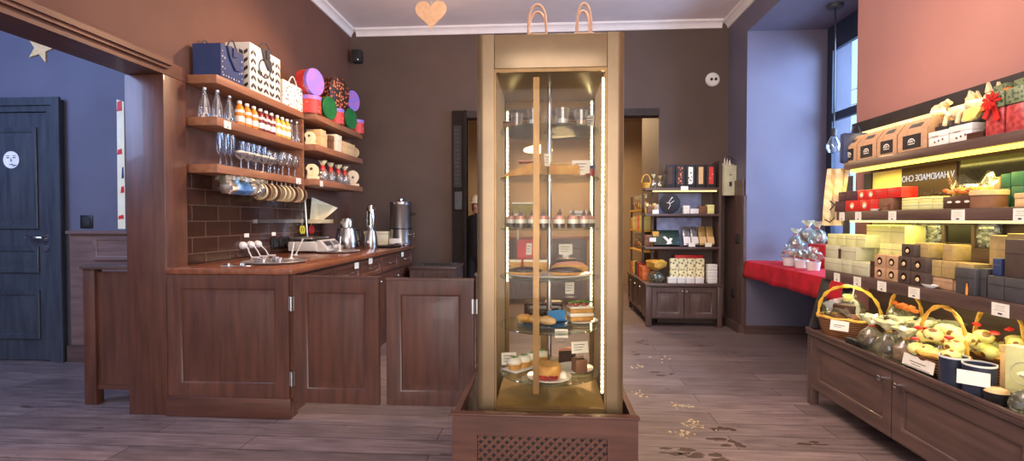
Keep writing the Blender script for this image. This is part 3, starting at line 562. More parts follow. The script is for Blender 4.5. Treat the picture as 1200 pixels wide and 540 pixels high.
# hanging under the lowest near shelf
zs = SZ[2]
for k, (u, m_) in enumerate(((268, 'foil'), (277, 'bluefoil'), (288, 'bluefoil'), (297, 'foil'), (304, 'foil'))):
    g = random.Random(40+k); y = YL(u, -2.15); t = thing('foil_wrapped_sweet', f'{"blue" if m_ == "bluefoil" else "silver"} foil bag hanging below the lowest shelf, {ORD[k]} from the near end', 'wrapped sweets', (-2.165, y, zs-.0006), 0, 'foil bags hung under the lowest shelf'); t.scale = (1.15, 1.15, 1.15)
    MB().lathe([(0, -.115), (.03, -.112), (.05, -.09), (.048, -.06), (.025, -.035), (.03, -.012)], n=11, jit=.2, sm=False, rg=g).build('bag', m_, t)
    MB().lathe([(.035, -.05), (.058, -.03), (.05, -.005), (.02, 0)], n=11, jit=.25, sm=False, rg=g).build('wrapper', 'cello', t)
    MB().tube([(0, 0, 0), (0, 0, -.04)], .002, 5).build('string', 'steel', t)
mg = None
for k, u in enumerate((308, 313.5, 319, 324.5, 330, 335, 340, 345, 350, 354.5)):
    m_ = 'mugd' if k in (1, 3, 7, 9) else 'mug'; lab = f'{"brown banded" if m_ == "mugd" else "cream"} cup hanging under the lowest shelf, {ORD[k]} from the foil bags'
    t = thing('hanging_cup', lab, 'cup', (-2.17, YL(u, -2.17), zs-.0006), 0, 'cups hung under the lowest shelf'); t.scale = (1.2, 1.1, 1.3)
    m = MB(); m.M = frame((-.02, 0, -.075), (0, 0, 1), (0, 1, 0), (-1, 0, 0)) if 0 else frame((0, -.02, -.07), (1, 0, 0), (0, 0, 1), (0, -1, 0))
    m.lathe([(0, -.012), (.03, -.012), (.045, 0), (.052, .03), (.05, .034), (.043, .004), (0, -.006)], n=18); m.build('cup', m_, t)
    MB().tube([(0, -.01+.0*i, -.015-.012*math.cos(i*math.pi/5)) for i in range(3)]+[(0, .0, -.03)], .005, 6).build('handle', m_, t); MB().tube([(0, -.01, 0), (0, -.01, -.022)], .0025, 5).build('hook', 'steel', t)
# price cards on the shelf fronts (face +X)
def price(label, M4, w=.055, h=.045, group='price cards'):
    m = MB(); m.M = M4; m.box(-w/2, w/2, -h/2, h/2, .0005, .0025, 0); m.box(-w*.12, w*.12, -h*.36, -h*.24, .0026, .003, 1)
    for k, q in enumerate((.3, .22, .34)): m.box(-w*q, w*q, h*(.26-.16*k), h*(.28-.16*k), .0026, .003, 2)
    return tag(m.build('price_card', ['card', 'blackmat', 'ink']), label, 'price card', group)
price('white price card on the middle left shelf edge below the clear bottles', faceXp(X1, YL(266.5, X1), SZ[1]+.02), .075, .05, 'price cards on the left shelves')
price('white price card on the far lowest shelf edge, near its toy', faceXp(X2, YL(376, X2), SZ[2]+.018), .06, .05, 'price cards on the left shelves')
price('white price card on the lowest near shelf edge above the last cups', faceXp(X1, YL(349, X1), SZ[2]+.025), .085, .05, 'price cards on the left shelves')
# ------------------------------------------------------------------ things on the worktop
ZT = .9056
CT = lambda u, v: at(u, v, Z=ZT)
for k, (u, v) in enumerate(((281, 288), (290, 288), (298.5, 288))):
    y = at(u, v, X=XL).y; x0 = XL+.0125; t = thing('power_plug', f'white plug in the tiled wall with a dangling cord, {["nearest", "middle", "farthest"][k]} of three', 'plug', (x0, y, 1.0), 0, 'white plugs in the tiled wall'); t.scale = (.85, .85, .85)
    m = MB(); m.M = frame((0, 0, 0), (0, 1, 0), (0, 0, 1), (1, 0, 0)); m.lathe([(0, 0), (.034, 0), (.036, .012), (.032, .03), (.022, .045), (.012, .05), (0, .05)], n=16); m.build('plug', 'white', t)
    MB().tube([(.045, 0, -.005), (.06, .005, -.03), (.062, .015+.02*k, -.06), (.08, .03+.02*k, -.1095), (.14, .05+.02*k, -.1095)], .007, 6).build('cord', 'white', t)
m = MB(); m.M = faceXp(XL+.0125, at(287, 277, X=XL).y, 1.075); m.box(-.03, .03, -.015, .015, 0, .003); tag(m.build('socket_label', 'card'), 'tiny white label on the tiles above the three white plugs', 'label')
m = MB(); m.M = faceXp(XL+.0125, at(319, 276, X=XL).y, 1.075); m.box(-.03, .03, -.015, .015, 0, .003); tag(m.build('socket_label', 'card'), 'tiny white label on the tiles above the black sockets', 'label')
t = thing('wall_socket', 'row of black power sockets on the tiled wall beyond the plugs', 'socket', (XL+.0125, at(327, 284, X=XL).y, .995))
m = MB(); m.M = faceXp(0, 0, 0); m.box(-.16, .16, -.042, .042, 0, .012, bev=.004); m.build('plate', 'black', t)
for k in (-1, 0, 1): m = MB(); m.M = faceXp(0, k*.1, 0); m.lathe([(.036, .0125), (.04, .016), (.032, .02), (.03, .013), (0, .013)], n=18); m.build('outlet', 'blackmat', t)
# large chrome tray with tongs and cups
def tray(label, c, r, group=None, sy=1.0):
    t = thing('round_tray', label, 'tray', c, 0, group)
    MB().lathe([(0, 0), (r*.9, 0), (r, .012), (r*1.02, .014), (r, .017), (r*.9, .005), (0, .004)], n=36, sy=sy).build('tray', 'traymetal', t); return t
p = CT(322, 308); tp = (p.x, p.y, ZT); tray('large chrome tray at the near end of the worktop', tp, .20, 'chrome trays on the worktop')
q = CT(392, 295.5); tq = (q.x+.03, q.y, ZT); tray('chrome tray with a white spoon, beyond the large tray', tq, .19, 'chrome trays on the worktop')
def stick(label, base, tip, name='white_spoon', cat='spoon'):
    b, e = Vector(base), Vector(tip); d = (e-b)
    t = thing(name, label, cat, base, 0, 'white spoons standing in the trays')
    MB().tube([(0, 0, .003), d*.5, d], [.0065, .005, .006], 8).build('handle', 'white', t); MB().ico((0, 0, .008), .02, 2, sc=(1, 1, .35)).build('bowl', 'white', t); return t
for lab, (u0, v0), (u1, v1) in (('white spoon leaning in the near chrome tray, shorter one', (341, 304), (344.5, 284)), ('white spoon leaning in the near chrome tray, longer tilted one', (346, 300), (355, 280)), ('white spoon upright in the farther chrome tray', (398, 295), (399, 277))):
    b = at(u0, v0, Z=ZT+.007); stick(lab, b, at(u1, v1, Y=b.y))
for k, (dx, dy) in enumerate(((-.08, -.06), (-.02, -.11), (.06, -.06), (-.10, .05), (-.02, .05))):
    t = thing('espresso_cup', f'small steel cup on the near chrome tray, {["left front", "middle front", "right front", "left rear", "centre rear"][k]}', 'cup', (tp[0]+dx, tp[1]+dy, ZT+.0055), 0, 'steel cups on the near tray')
    MB().lathe([(0, 0), (.02, 0), (.028, .03), (.026, .032), (.018, .004), (0, .004)], n=16).build('cup', 'chrome', t)
    MB().tube([(.025, 0, .026), (.042, 0, .022), (.04, 0, .01), (.022, 0, .006)], .003, 6).build('handle', 'chrome', t)
for k, (dx, dy) in enumerate(((-.09, -.02), (-.03, .06))):
    t = thing('dessert_glass', f'clear glass bowl on the farther chrome tray, {["left", "right"][k]} of two', 'glass', (tq[0]+dx, tq[1]+dy, ZT+.0055), 0, 'glass bowls on the farther tray')
    MB().lathe([(0, 0), (.03, 0), (.055, .035), (.06, .055), (.056, .055), (.05, .035), (0, .006)], n=18).build('bowl', 'wine', t)
p = CT(312, 313); m = MB(); m.box(-.09, .09, -.03, .03, 0, .008, bev=.003).lathe([(0, .008), (.02, .008), (.022, .02), (.0, .024)], (-.05, 0, 0), 12).lathe([(0, .008), (.016, .008), (.012, .02), (0, .022)], (.03, 0, 0), 12)
tag(m.build('spoon_rest', 'chrome', None, (tp[0]-.10, tp[1]-.26, ZT), R(10)), 'chrome spoon rest with knobs in front of the near tray', 'spoon rest')
# kitchen scale
sy_ = 4.52; t = thing('kitchen_scale', 'white weighing scale with sloping display panel on the worktop', 'scale', (-2.12, sy_, ZT), R(0)); t.scale = (.8, .9, 1.3)
MB().box(-.17, .15, -.20, .20, .012, .075, bev=.008).build('body', 'scale', t); MB().box(-.16, .10, -.19, .19, .092, .104, bev=.004).build('weighing_plate', 'steel', t); MB().box(-.05, .0, -.04, .04, .0755, .0915).build('plate_support', 'black', t)
for x in (-.13, .11):
    for y in (-.16, .16): MB().lathe([(0, 0), (.018, 0), (.018, .0118), (0, .0118)], (x, y, 0), 10).build('foot', 'black', t)
m = MB(); m.prism([(0, 0), (.10, 0), (.10, .012), (.02, .07), (0, .07)], 0, .36) if 0 else None
m = MB(); m.M = frame((.1505, -.19, .012), (1, 0, 0), (0, 0, 1), (0, -1, 0)); m.prism([(0, 0), (.11, 0), (.11, .015), (.02, .075), (0, .075)], -.38, 0); m.build('panel', 'scale', t)
nrm = Vector((.06, 0, .09)).normalized(); M4 = frame((.216, 0, .0577+.0015), (0, 1, 0), Vector((-.09, 0, .06)).normalized(), nrm)
m = MB(); m.M = M4; m.box(-.13, .02, -.022, .03, 0, .002); m.build('display', 'slate', t)
for k in range(4): m = MB(); m.M = M4; m.box(.05+k*.03, .073+k*.03, -.02, .028, 0, .003); m.build('key', 'ink', t)
# things farther along the worktop
gx, gy = -2.05, 5.16; t = thing('milk_frother', 'round grey metal pot with lid on the worktop', 'pot', (gx, gy, ZT)); t.scale = (1.08, 1.08, 1.35)
MB().lathe([(0, 0), (.11, 0), (.115, .01), (.105, .08), (.085, .15), (.075, .155), (0, .155)], n=28).build('pot', 'steel', t); MB().lathe([(0, .1555), (.062, .1555), (.065, .20), (.055, .225), (.02, .23), (0, .23)], n=24).build('lid', 'steel', t)
MB().tube([(.075, 0, .14), (.13, 0, .14), (.135, 0, .06), (.10, 0, .05)], .008, 8).build('handle', 'black', t)
t = thing('hand_blender', 'tall grey blender standing beside the round metal pot', 'blender', (-1.80, 5.16, ZT)); t.scale = (1.05, 1.05, 1.12)
MB().lathe([(0, 0), (.065, 0), (.068, .01), (.06, .10), (.048, .16), (.03, .175), (0, .175)], n=24).build('base', 'steel', t); MB().lathe([(.028, .1755), (.042, .19), (.046, .28), (.04, .37), (.03, .39), (0, .395)], n=20).build('grip', 'chrome', t)
m = MB(); m.M = faceY(0, -.0445, .27); m.box(-.012, .012, -.06, .07, 0, .006, bev=.002); m.build('grip_inset', 'black', t); m = MB(); m.M = faceY(0, -.066, .06); m.lathe([(0, 0), (.014, 0), (.014, .006), (0, .006)], n=14); m.build('dial', 'white', t)
t = thing('storage_box', 'cream box with a label behind the black tray', 'box', (-1.89, 5.66, ZT)); MB().box(-.135, .13, -.07, .07, 0, .13, bev=.006).build('body', 'ivory', t); MB().box(-.14, .135, -.075, .075, .13, .16, bev=.005).build('lid', 'ivory', t)
m = MB(); m.M = faceY(-.05, -.071, .065); m.box(-.05, .05, -.035, .035, 0, .002); m.build('label', 'card', t)
t = thing('serving_tray', 'black oval tray on the worktop before the cream box', 'tray', (-1.72, 5.35, ZT)); MB().lathe([(0, 0), (.13, 0), (.145, .014), (.15, .016), (.14, .012), (.12, .004), (0, .004)], n=30, sx=1.3).build('tray', 'black', t)
ux, uy = -1.64, 5.70; t = thing('water_urn', 'tall shiny chrome urn with tap at the end of the worktop', 'urn', (ux, uy, ZT)); t.scale = (1.06, 1.06, 1.03)
MB().lathe([(0, 0), (.12, 0), (.125, .01), (.125, .03), (.115, .035), (.115, .44), (.118, .445), (.118, .455), (0, .455)], n=36).build('body', 'steel', t)
MB().lathe([(.0, .4555), (.122, .4555), (.118, .475), (.06, .49), (.02, .495), (.02, .51), (0, .512)], n=36).build('lid', 'chrome', t)
MB().tube([(.10, -.05, .12), (.155, -.07, .12), (.175, -.08, .135)], .01, 8).tube([(.155, -.07, .12), (.155, -.07, .09)], .008, 8).build('tap', 'chrome', t)
MB().box(.12, .15, -.03, .02, .33, .36, bev=.004).build('handle', 'black', t)
m = MB(); m.M = faceY(-.03, -.1175, .05); m.box(-.06, .05, -.03, .03, 0, .003, bev=.001); m.build('label', 'card', t)
MB().tube([(.123*math.cos(a), .123*math.sin(a), .185) for a in [R(k*12-150) for k in range(15)]], .006, 6).build('band', 'black', t)
# magnetic bar with scissors, paper box and rod on the wall
yk = at(350, 255, X=XL).y; o = MB().box(XL+.0125, XL+.03, yk-.75, yk+.05, 1.17, 1.20).build('knife_bar', 'steel'); tag(o, 'dull steel magnetic bar on the tiles', 'knife rack')
def scissors(label, y, z, col):
    t = thing('scissors', label, 'scissors', (XL+.034, y, z), 0, 'scissors hung on the tiled wall')
    m = MB(); m.M = faceXp(0, 0, 0)
    for s in (-1, 1): m.prism([(s*.004, .01), (s*.012, .01), (s*.004, .13), (s*.001, .13)], 0, .003)
    m.build('blades', 'steel', t)
    for s in (-1, 1):
        m = MB(); m.M = faceXp(0, 0, 0); m.tube([(s*.022+.02*math.cos(a), -.03+.034*math.sin(a), .002) for a in [i*math.pi/6 for i in range(12)]], .008, 6, closed=True); m.build('handle', col, t)
scissors('yellow handled scissors hanging on the tiles, nearer pair', at(350, 263, X=XL).y, 1.13, mat('lime_plastic', S(196, 190, 60), S(180, 172, 50))); scissors('red handled scissors hanging on the tiles, farther pair', at(361, 262, X=XL).y, 1.13, 'red')
o = MB().tube([(XL+.05, at(355, 240, X=XL).y, .9065), (XL+.03, at(355, 240, X=XL).y-.02, 1.42)], .008, 8).build('steel_rod', 'steel'); tag(o, 'long thin steel rod leaning on the tiles between the scissors', 'rod')
ypb = at(384, 250, X=-2.2).y; t = thing('paper_dispenser', 'clear wall box with a cream paper sheet poking out', 'dispenser', (XL+.0125, ypb, 1.15))
MB().box(0, .14, -.22, .22, 0, .012).box(0, .14, -.22, -.212, .012, .2).box(0, .14, .212, .22, .012, .2).box(.134, .14, -.212, .212, .012, .2).box(0, .006, -.212, .212, .012, .24).build('box', 'pane', t)
m = MB(); vs = [m.v(p_) for p_ in ((.02, -.15, .014), (.12, -.15, .014), (.16, .20, .17), (.05, .12, .215), (.03, -.12, .27))]; m.f(vs); m.box(.02, .12, -.19, .18, .0125, .05); m.build('paper', 'ivory', t)
# low black tray on a low cabinet behind the gates
t = thing('low_cabinet', 'low dark cabinet against the back wall behind the gates', 'cabinet', (-1.22, 5.72, 0)); MB().box(-.26, .24, -.26, .26, .06, .66).build('carcass', 'dz', t); MB().box(-.27, .25, -.27, .27, .66, .685, bev=.004).build('top', 'dx', t)
m = MB(); m.M = faceY(-.25, -.2605, .09); m.panel(.48, .54, .018, .06); m.build('door', 'dz', t); MB().box(-.24, .22, -.24, .24, 0, .06).build('plinth', 'dx', t)
t = thing('glass_plate', 'dark rimmed glass tray lying on the low cabinet', 'tray', (-1.23, 5.68, .6855)); MB().box(-.2, .2, -.18, .18, 0, .006, bev=.002).box(-.21, .21, -.19, -.18, 0, .014).box(-.21, .21, .18, .19, 0, .014).build('tray', 'slate', t); MB().box(-.18, .18, -.16, .16, .0065, .012).build('glass', 'disc', t)
# heart, spotlight, ceiling-mounted bits
hp = (-.79, 3.5, 2.50); t = thing('wooden_heart', 'pale wooden heart hanging from the ceiling', 'heart', hp)
m = MB(); m.M = faceY(0, .006, 0)
pts = [(.0068*16*math.sin(a)**3, .0068*(13*math.cos(a)-5*math.cos(2*a)-2*math.cos(3*a)-math.cos(4*a))+.115) for a in [i*math.pi/20 for i in range(40)]]
m.prism(pts, 0, .012); m.build('heart', 'kraft', t); MB().tube([(0, 0, .145), (.005, 0, .5), (0, 0, ZC-hp[2]-.001)], .0018, 5).build('string', 'kraft', t)
t = thing('wall_speaker', 'small dark speaker high on the back wall corner', 'speaker', (-2.24, YB-.001, 3.06)); t.scale = (.8, .8, .8); MB().box(-.07, .07, -.14, -.02, 0, .18, bev=.012).build('cabinet', 'blackmat', t); MB().box(-.02, .02, -.02, 0, .06, .12).build('bracket', 'black', t); m = MB(); m.M = faceY(.03, -.1405, .03); m.lathe([(0, 0), (.008, 0), (0, .004)], n=10); m.build('indicator', emis('indicator', S(220, 230, 235), 1.5), t)
t = thing('ceiling_speaker', 'round white wall fitting with two dark dots, high on the back wall', 'wall fitting', (1.90, YB-.001, 2.80)); m = MB(); m.M = faceY(0, 0, 0); m.lathe([(0, 0), (.078, 0), (.08, .015), (.066, .03), (0, .034)], n=28); m.build('cover', 'white', t)
for s in (-.018, .03): m = MB(); m.M = faceY(s, -.0335, .0); m.lathe([(0, 0), (.017, 0), (.012, .006), (0, .006)], n=14); m.build('lens', 'blackmat', t)
# sign plates on the black post
m = MB(); m.M = faceY(PX0-.10, YB-.051, 1.58); m.box(-.04, .05, 0, .72, 0, .008, 0); m.box(-.035, .045, .005, .715, .0085, .0095, 1)
rg = random.Random(3)
for k in range(14): [m.box(-.02+.012*q, -.02+.012*q+rg.uniform(.004, .009), .03+k*.048+rg.uniform(0, .01), .03+k*.048+rg.uniform(.02, .036), .0096, .0102, 2) for q in range(4)]
tag(m.build('menu_board', ['black', 'blackmat', 'darkbox']), 'narrow dark board with faint upright lettering on the black post', 'sign')
m = MB(); m.M = faceY(PX0-.09, YB-.051, 1.31); m.box(-.045, .05, 0, .22, 0, .008, 0, bev=.002); m.box(-.036, .041, .01, .21, .0082, .009, 1); tag(m.build('notice_plate', ['black', 'slate']), 'small black framed notice plate below the narrow dark board', 'sign')
# a person in the passage, half hidden by the cake cabinet
def person():
    me = bpy.data.meshes.new('person'); sk = [  # x, y, z, radius
     ((0, 0, .80), .125, -1), ((0, .0, .95), .115, 0), ((0, .005, 1.12), .125, 1), ((0, .01, 1.22), .075, 2), ((0, .0, 1.275), .048, 3), ((0, -.015, 1.345), .072, 4), ((0, -.02, 1.415), .078, 5), ((0, -.01, 1.46), .05, 6),
     ((-.15, .01, 1.20), .052, 3), ((-.185, -.02, .98), .042, 8), ((-.13, -.20, 1.03), .032, 9), ((-.09, -.255, 1.05), .026, 10),
     ((.15, .01, 1.20), .052, 3), ((.185, .0, .98), .042, 12), ((.16, -.12, .85), .032, 13), ((.155, -.17, .80), .026, 14),
     ((-.085, 0, .74), .095, 0), ((-.09, -.01, .42), .06, 16), ((-.09, .02, .09), .042, 17), ((-.095, -.07, .035), .034, 18), ((-.095, -.14, .03), .028, 19),
     ((.085, 0, .74), .095, 0), ((.09, -.01, .42), .06, 21), ((.09, .02, .09), .042, 22), ((.095, -.07, .035), .034, 23), ((.095, -.14, .03), .028, 24)]
    fi = []
    for side, hp_ in ((-1, Vector((-.09, -.255, 1.05))), (1, Vector((.155, -.17, .80)))):
        b = 11 if side < 0 else 15; dirv = Vector((.5, -.8, .1)) if side < 0 else Vector((-.1, -.55, -.8)); dirv.normalize(); sd = Vector((0, .2, 1)) if side < 0 else Vector((0, 1, -.5)); sd.normalize()
        for q in range(4):
            o_ = sd*(.022-.0145*q); l = (.058, .068, .064, .05)[q]
            i0 = len(sk); sk.append((hp_+o_+dirv*.035, .010, b)); sk.append((hp_+o_+dirv*(.035+l*.55), .0088, i0)); sk.append((hp_+o_+dirv*(.035+l*.9)+Vector((.01, .015, -.01)), .007, i0+1))
        i0 = len(sk); sk.append((hp_+sd*.03+dirv*.012, .011, b)); sk.append((hp_+sd*.052+dirv*.04, .009, i0))
    me.from_pydata([s[0] for s in sk], [(s[2], i) for i, s in enumerate(sk) if s[2] >= 0], [])
    o = bpy.data.objects.new('person', me); C.objects.link(o)
    md = o.modifiers.new('s', 'SKIN'); o.modifiers.new('d', 'SUBSURF').levels = 2; o.modifiers['d'].render_levels = 2
    for i, s in enumerate(sk): me.skin_vertices[0].data[i].radius = (s[1]*(1.25 if i in (1, 2) else 1), s[1]*(.8 if i in (0, 1, 2) else 1)) if i < 26 else (s[1], s[1])
    me.skin_vertices[0].data[0].use_root = True
    bpy.context.view_layer.update(); dg = bpy.context.evaluated_depsgraph_get(); nm = bpy.data.meshes.new_from_object(o.evaluated_get(dg)); bpy.data.objects.remove(o)
    for m_ in ('skin', 'cloth', 'blackmat'): nm.materials.append(M[m_])
    for p in nm.polygons:
        c = p.center; p.use_smooth = True
        hand = (c-Vector((-.07, -.28, 1.05))).length < .1 or (c-Vector((.155, -.2, .76))).length < .09
        p.material_index = 0 if (c.z > 1.27 or hand) else 2 if c.z < .07 else 1
    # face: pull a nose, chin
    for v in nm.vertices:
        d = (v.co-Vector((0, -.105, 1.375))); k = math.exp(-(d.x**2/.0003+d.z**2/.0006))
        if v.co.y < -.05 and v.co.z > 1.3: v.co.y -= .022*k
    b = bpy.data.objects.new('person', nm); C.objects.link(b); return b
pp = person(); pp.location = (-.865, 6.5, 0); pp.rotation_euler = (0, 0, R(-18)); tag(pp, 'person in dark clothing and pale cap in the passage behind the cake cabinet', 'person')
m = MB(); m.lathe([(.085, 1.40), (.092, 1.42), (.09, 1.46), (.07, 1.495), (.03, 1.51), (0, 1.512)], (0, -.015, 0), 20); m.prism([(-.06, -.09), (.06, -.09), (.05, -.15), (-.05, -.15)], 1.405, 1.413); m.build('cap', 'linen', pp)
m = MB(); m.lathe([(.07, 1.29), (.088, 1.33), (.09, 1.38), (.084, 1.42)], (0, .012, 0), 18); bm_ = m.bm; bmesh.ops.delete(bm_, geom=[f for f in bm_.faces if f.calc_center_median().y < -.02], context='FACES'); m.build('hair', 'hair', pp)
m = MB()
for s in (-1, 1): m.ico((s*.028, -.092, 1.39), .009, 1)
m.build('eyes', 'choc', pp); m = MB(); m.box(-.02, .02, -.094, -.088, 1.338, 1.344); m.build('mouth', 'berry', pp)
for s in (-1, 1): MB().ico((s*.084, -.005, 1.38), .022, 1, sc=(.4, .7, 1)).build('ear', 'skin', pp)
# ------------------------------------------------------------------ the glass cake cabinet
FX0, FX1, FY0, FY1 = -.304, .335, 2.22, 2.87
fr = thing('cake_cabinet', 'tall gold framed glass cake cabinet in a wooden surround', 'display cabinet', (0, 0, 0))
for x0, x1 in ((FX0, FX0+.078), (FX1-.074, FX1)):
    for y0, y1 in ((FY0, FY0+.08), (FY1-.08, FY1)):
        ox, oy, r_ = (x0 if x0 < 0 else x1), (y0 if y0 < 2.5 else y1), .032; ix, iy = x0+x1-ox, y0+y1-oy; dx, dy = (1 if ix > ox else -1), (1 if iy > oy else -1)
        arc = [(ox+dx*r_*(1-math.cos(a)), oy+dy*r_*(1-math.sin(a))) for a in [i*math.pi/16 for i in range(9)]]
        MB().prism([(ox, iy)]+arc+[(ix, oy), (ix, iy)], .08, 1.998).build('corner_post', 'gold', fr)
MB().box(FX0+.0785, FX1-.0745, FY0+.001, FY1-.001, 1.852, 1.997, bev=.004).build('top_panel', 'gold', fr)
MB().box(FX0+.05, FX1-.05, FY0+.05, FY1-.05, .0, .08).build('foot_block', 'black', fr)
MB().box(FX0+.0785, FX1-.0745, FY0+.006, FY1-.006, .08, .355, bev=.003).build('base_panel', 'gold', fr)
MB().box(FX0+.0785, FX1-.0745, FY0+.02, FY1-.02, .356, .366).build('floor_plate', 'goldfloor', fr)
gx0, gx1 = FX0+.079, FX1-.075
MB().box(gx0, gx1, FY0+.004, FY0+.022, 1.836, 1.851).box(gx0, gx1, FY0+.004, FY0+.022, .367, .380).box(gx0, gx0+.008, FY0+.004, FY0+.022, .38, 1.836).box(gx1-.008, gx1, FY0+.004, FY0+.022, .38, 1.836).build('door_frame', 'golddark', fr)
MB().box(gx0+.008, gx1-.008, FY0+.011, FY0+.015, .38, 1.836).build('front_glass', 'pane', fr)
MB().box(gx0, gx1, FY1-.022, FY1-.004, 1.815, 1.851).box(gx0, gx1, FY1-.022, FY1-.004, .367, .40).box(gx0, gx0+.02, FY1-.022, FY1-.004, .40, 1.815).box(gx1-.02, gx1, FY1-.022, FY1-.004, .40, 1.815).box(-.03, .005, FY1-.022, FY1-.004, .40, 1.815).build('rear_frame', 'golddark', fr)
MB().box(gx0+.02, gx1-.02, FY1-.015, FY1-.011, .40, 1.815).build('rear_glass', 'pane', fr)
for x in (FX0+.035, FX1-.035): MB().box(x-.003, x+.003, FY0+.081, FY1-.081, .36, 1.85).build('side_glass', 'pane', fr)
MB().box(-.057, -.030, FY0+.028, FY0+.034, .43, 1.82).build('centre_bar', 'golddark', fr)
MB().lathe([(.0, .367), (.012, .367), (.012, 1.85), (0, 1.85)], (.016, 2.545, 0), 12).build('turntable_rod', 'chrome', fr)
def led(x, y, z0, z1):
    MB().box(x-.006, x+.006, y, y+.006, z0, z1).build('led_channel', 'white', fr)
    m = MB(); n = int((z1-z0)/.022)
    for k in range(n): m.box(x-.004, x+.004, y-.004, y-.0005, z0+.004+k*.022, z0+.018+k*.022)
    m.build('led_strip', 'led', fr)
led(FX0+.094, 2.78, .86, 1.79); led(FX1-.092, 2.78, .60, 1.84); led(FX1-.084, 2.30, .42, 1.83)
CX, CY, DR = .016, 2.545, .245
DZ = [1.632, 1.402, 1.158, .924, .685, .453]
for z in DZ:
    MB().lathe([(.013, 0), (DR, 0), (DR+.002, .004), (DR, .008), (.013, .008)], (CX, CY, z-.008), 48).build('glass_shelf', 'disc', fr)
    MB().lathe([(.013, -.012), (.03, -.012), (.03, -.0085), (.013, -.0085)], (CX, CY, z), 16).build('shelf_hub', 'chrome', fr)
Z = [z+.0006 for z in DZ]
NM = ['top', 'second', 'third', 'fourth', 'fifth', 'bottom']
def plate(label, x, y, z, r, m_='plate', sy=1, group='plates in the cake cabinet'):
    return tag(MB().lathe([(0, 0), (r*.6, 0), (r, .008), (r*1.0, .011), (r*.62, .004), (0, .004)], n=36, sy=sy).build('plate', m_, None, (x, y, z)), label, 'plate', group)
def tagcard(label, x, y, z, w=.06, h=.045, rx=-15, rz=0, holder=True):
    t = thing('price_tag', label, 'price tag', (x, y, z), R(rz), 'price tags in the cake cabinet')
    m = MB(); m.M = Matrix.Rotation(R(rx), 4, 'X') @ frame((0, 0, .018), (1, 0, 0), (0, 0, 1), (0, -1, 0)); m.box(-w/2, w/2, 0, h, 0, .0015, 0, bev=0)
    for k in range(3): m.box(-w*.35, w*(.3-.1*k), h*(.7-.22*k), h*(.76-.22*k), .0016, .002, 1)
    m.build('card', ['card', 'ink'], t)
    m = MB(); m.M = Matrix.Identity(4); m.box(-.02, .02, -.008, .014, 0, .004); m.box(-.016, .016, -.0015, .003, .004, .02); m.build('clip', 'glass', t); return t
# bottom shelf
b = (CX-.105, CY+.05); o = MB().box(-.05, .05, -.14, .14, 0, .005, bev=.002).build('cake_board', 'plate', None, (b[0], b[1]-.0, Z[5]), R(-42)); tag(o, 'white rectangular board under the four cream tarts', 'cake board')
for k in range(4):
    d = -.10+k*.066; x, y = b[0]+d*math.sin(R(42)), b[1]+d*math.cos(R(42))
    t = thing('cream_tart', f'whipped cream tart with green leaves, {ORD[k]} from the left on the white board', 'tart', (x, y, Z[5]+.0056), 0, 'cream tarts on the bottom glass shelf')
    MB().lathe([(0, 0), (.03, 0), (.038, .026), (.035, .028), (0, .024)], n=20).build('pastry_case', 'sponge', t)
    MB().lathe([(.034, .0265), (.037, .035), (.03, .05), (.016, .057), (0, .058)], n=18, jit=.05, rg=random.Random(k)).build('cream', 'creamy', t)
    m = MB()
    for a in (0, 1.6, 3.1, 4.6): m.ico((.012*math.cos(a), .012*math.sin(a), .0585), .009, 1, sc=(1, .5, .4))
    m.build('leaves', 'leaf', t)
px_ = CX+.0, CY-.135; plate('white plate under the whole round cake, bottom shelf front', px_[0], px_[1], Z[5], .105)
t = thing('round_cake', 'golden round sponge cake with berries on the bottom shelf plate', 'cake', (px_[0]-.01, px_[1]+.015, Z[5]+.005)); MB().lathe([(0, 0), (.064, 0), (.066, .005), (.066, .048), (.06, .056), (0, .058)], n=30, jit=.015).build('cake', 'sponge', t)
m = MB()
for k in range(12): a = rnd.uniform(3.9, 5.3); m.ico((.082*math.cos(a), .078*math.sin(a), .010), .011, 1)
m.build('berries', 'berry', t); MB().lathe([(0, .001), (.02, .001), (.016, .022), (0, .036)], (.075, -.035, 0), 12, jit=.06).build('cream_dollop', 'creamy', t)
plate('white plate under the chocolate cube, bottom shelf right', CX+.125, CY+.01, Z[5], .095)
t = thing('cake_cube', 'chocolate cube dessert standing at the right of the bottom shelf', 'dessert', (CX+.145, CY-.07, Z[5]+.013), R(20)); MB().box(-.03, .03, -.03, .03, 0, .062, bev=.004).build('cube', 'browncard', t); MB().box(-.018, .018, -.018, .018, .0625, .068).build('topping', 'glaze', t)
tagcard('white price tag standing on the chocolate cube', CX+.150, CY-.066, Z[5]+.0815, .085, .055, -12, 16); tagcard('white price tag at the left edge of the bottom shelf', CX-.2, CY+.0, Z[5], .075, .06, -10, 12)
t = thing('cake_slice', 'dark chocolate cake slice behind the chocolate cube', 'cake', (CX+.05, CY+.12, Z[5])); m = MB(); m.prism([(0, 0), (.09, .02), (.07, .07)], 0, .06); m.build('slice', 'glaze', t); m = MB(); m.prism([(0, 0), (.09, .02), (.07, .07)], .0605, .072); m.build('cream_layer', 'pink', t)
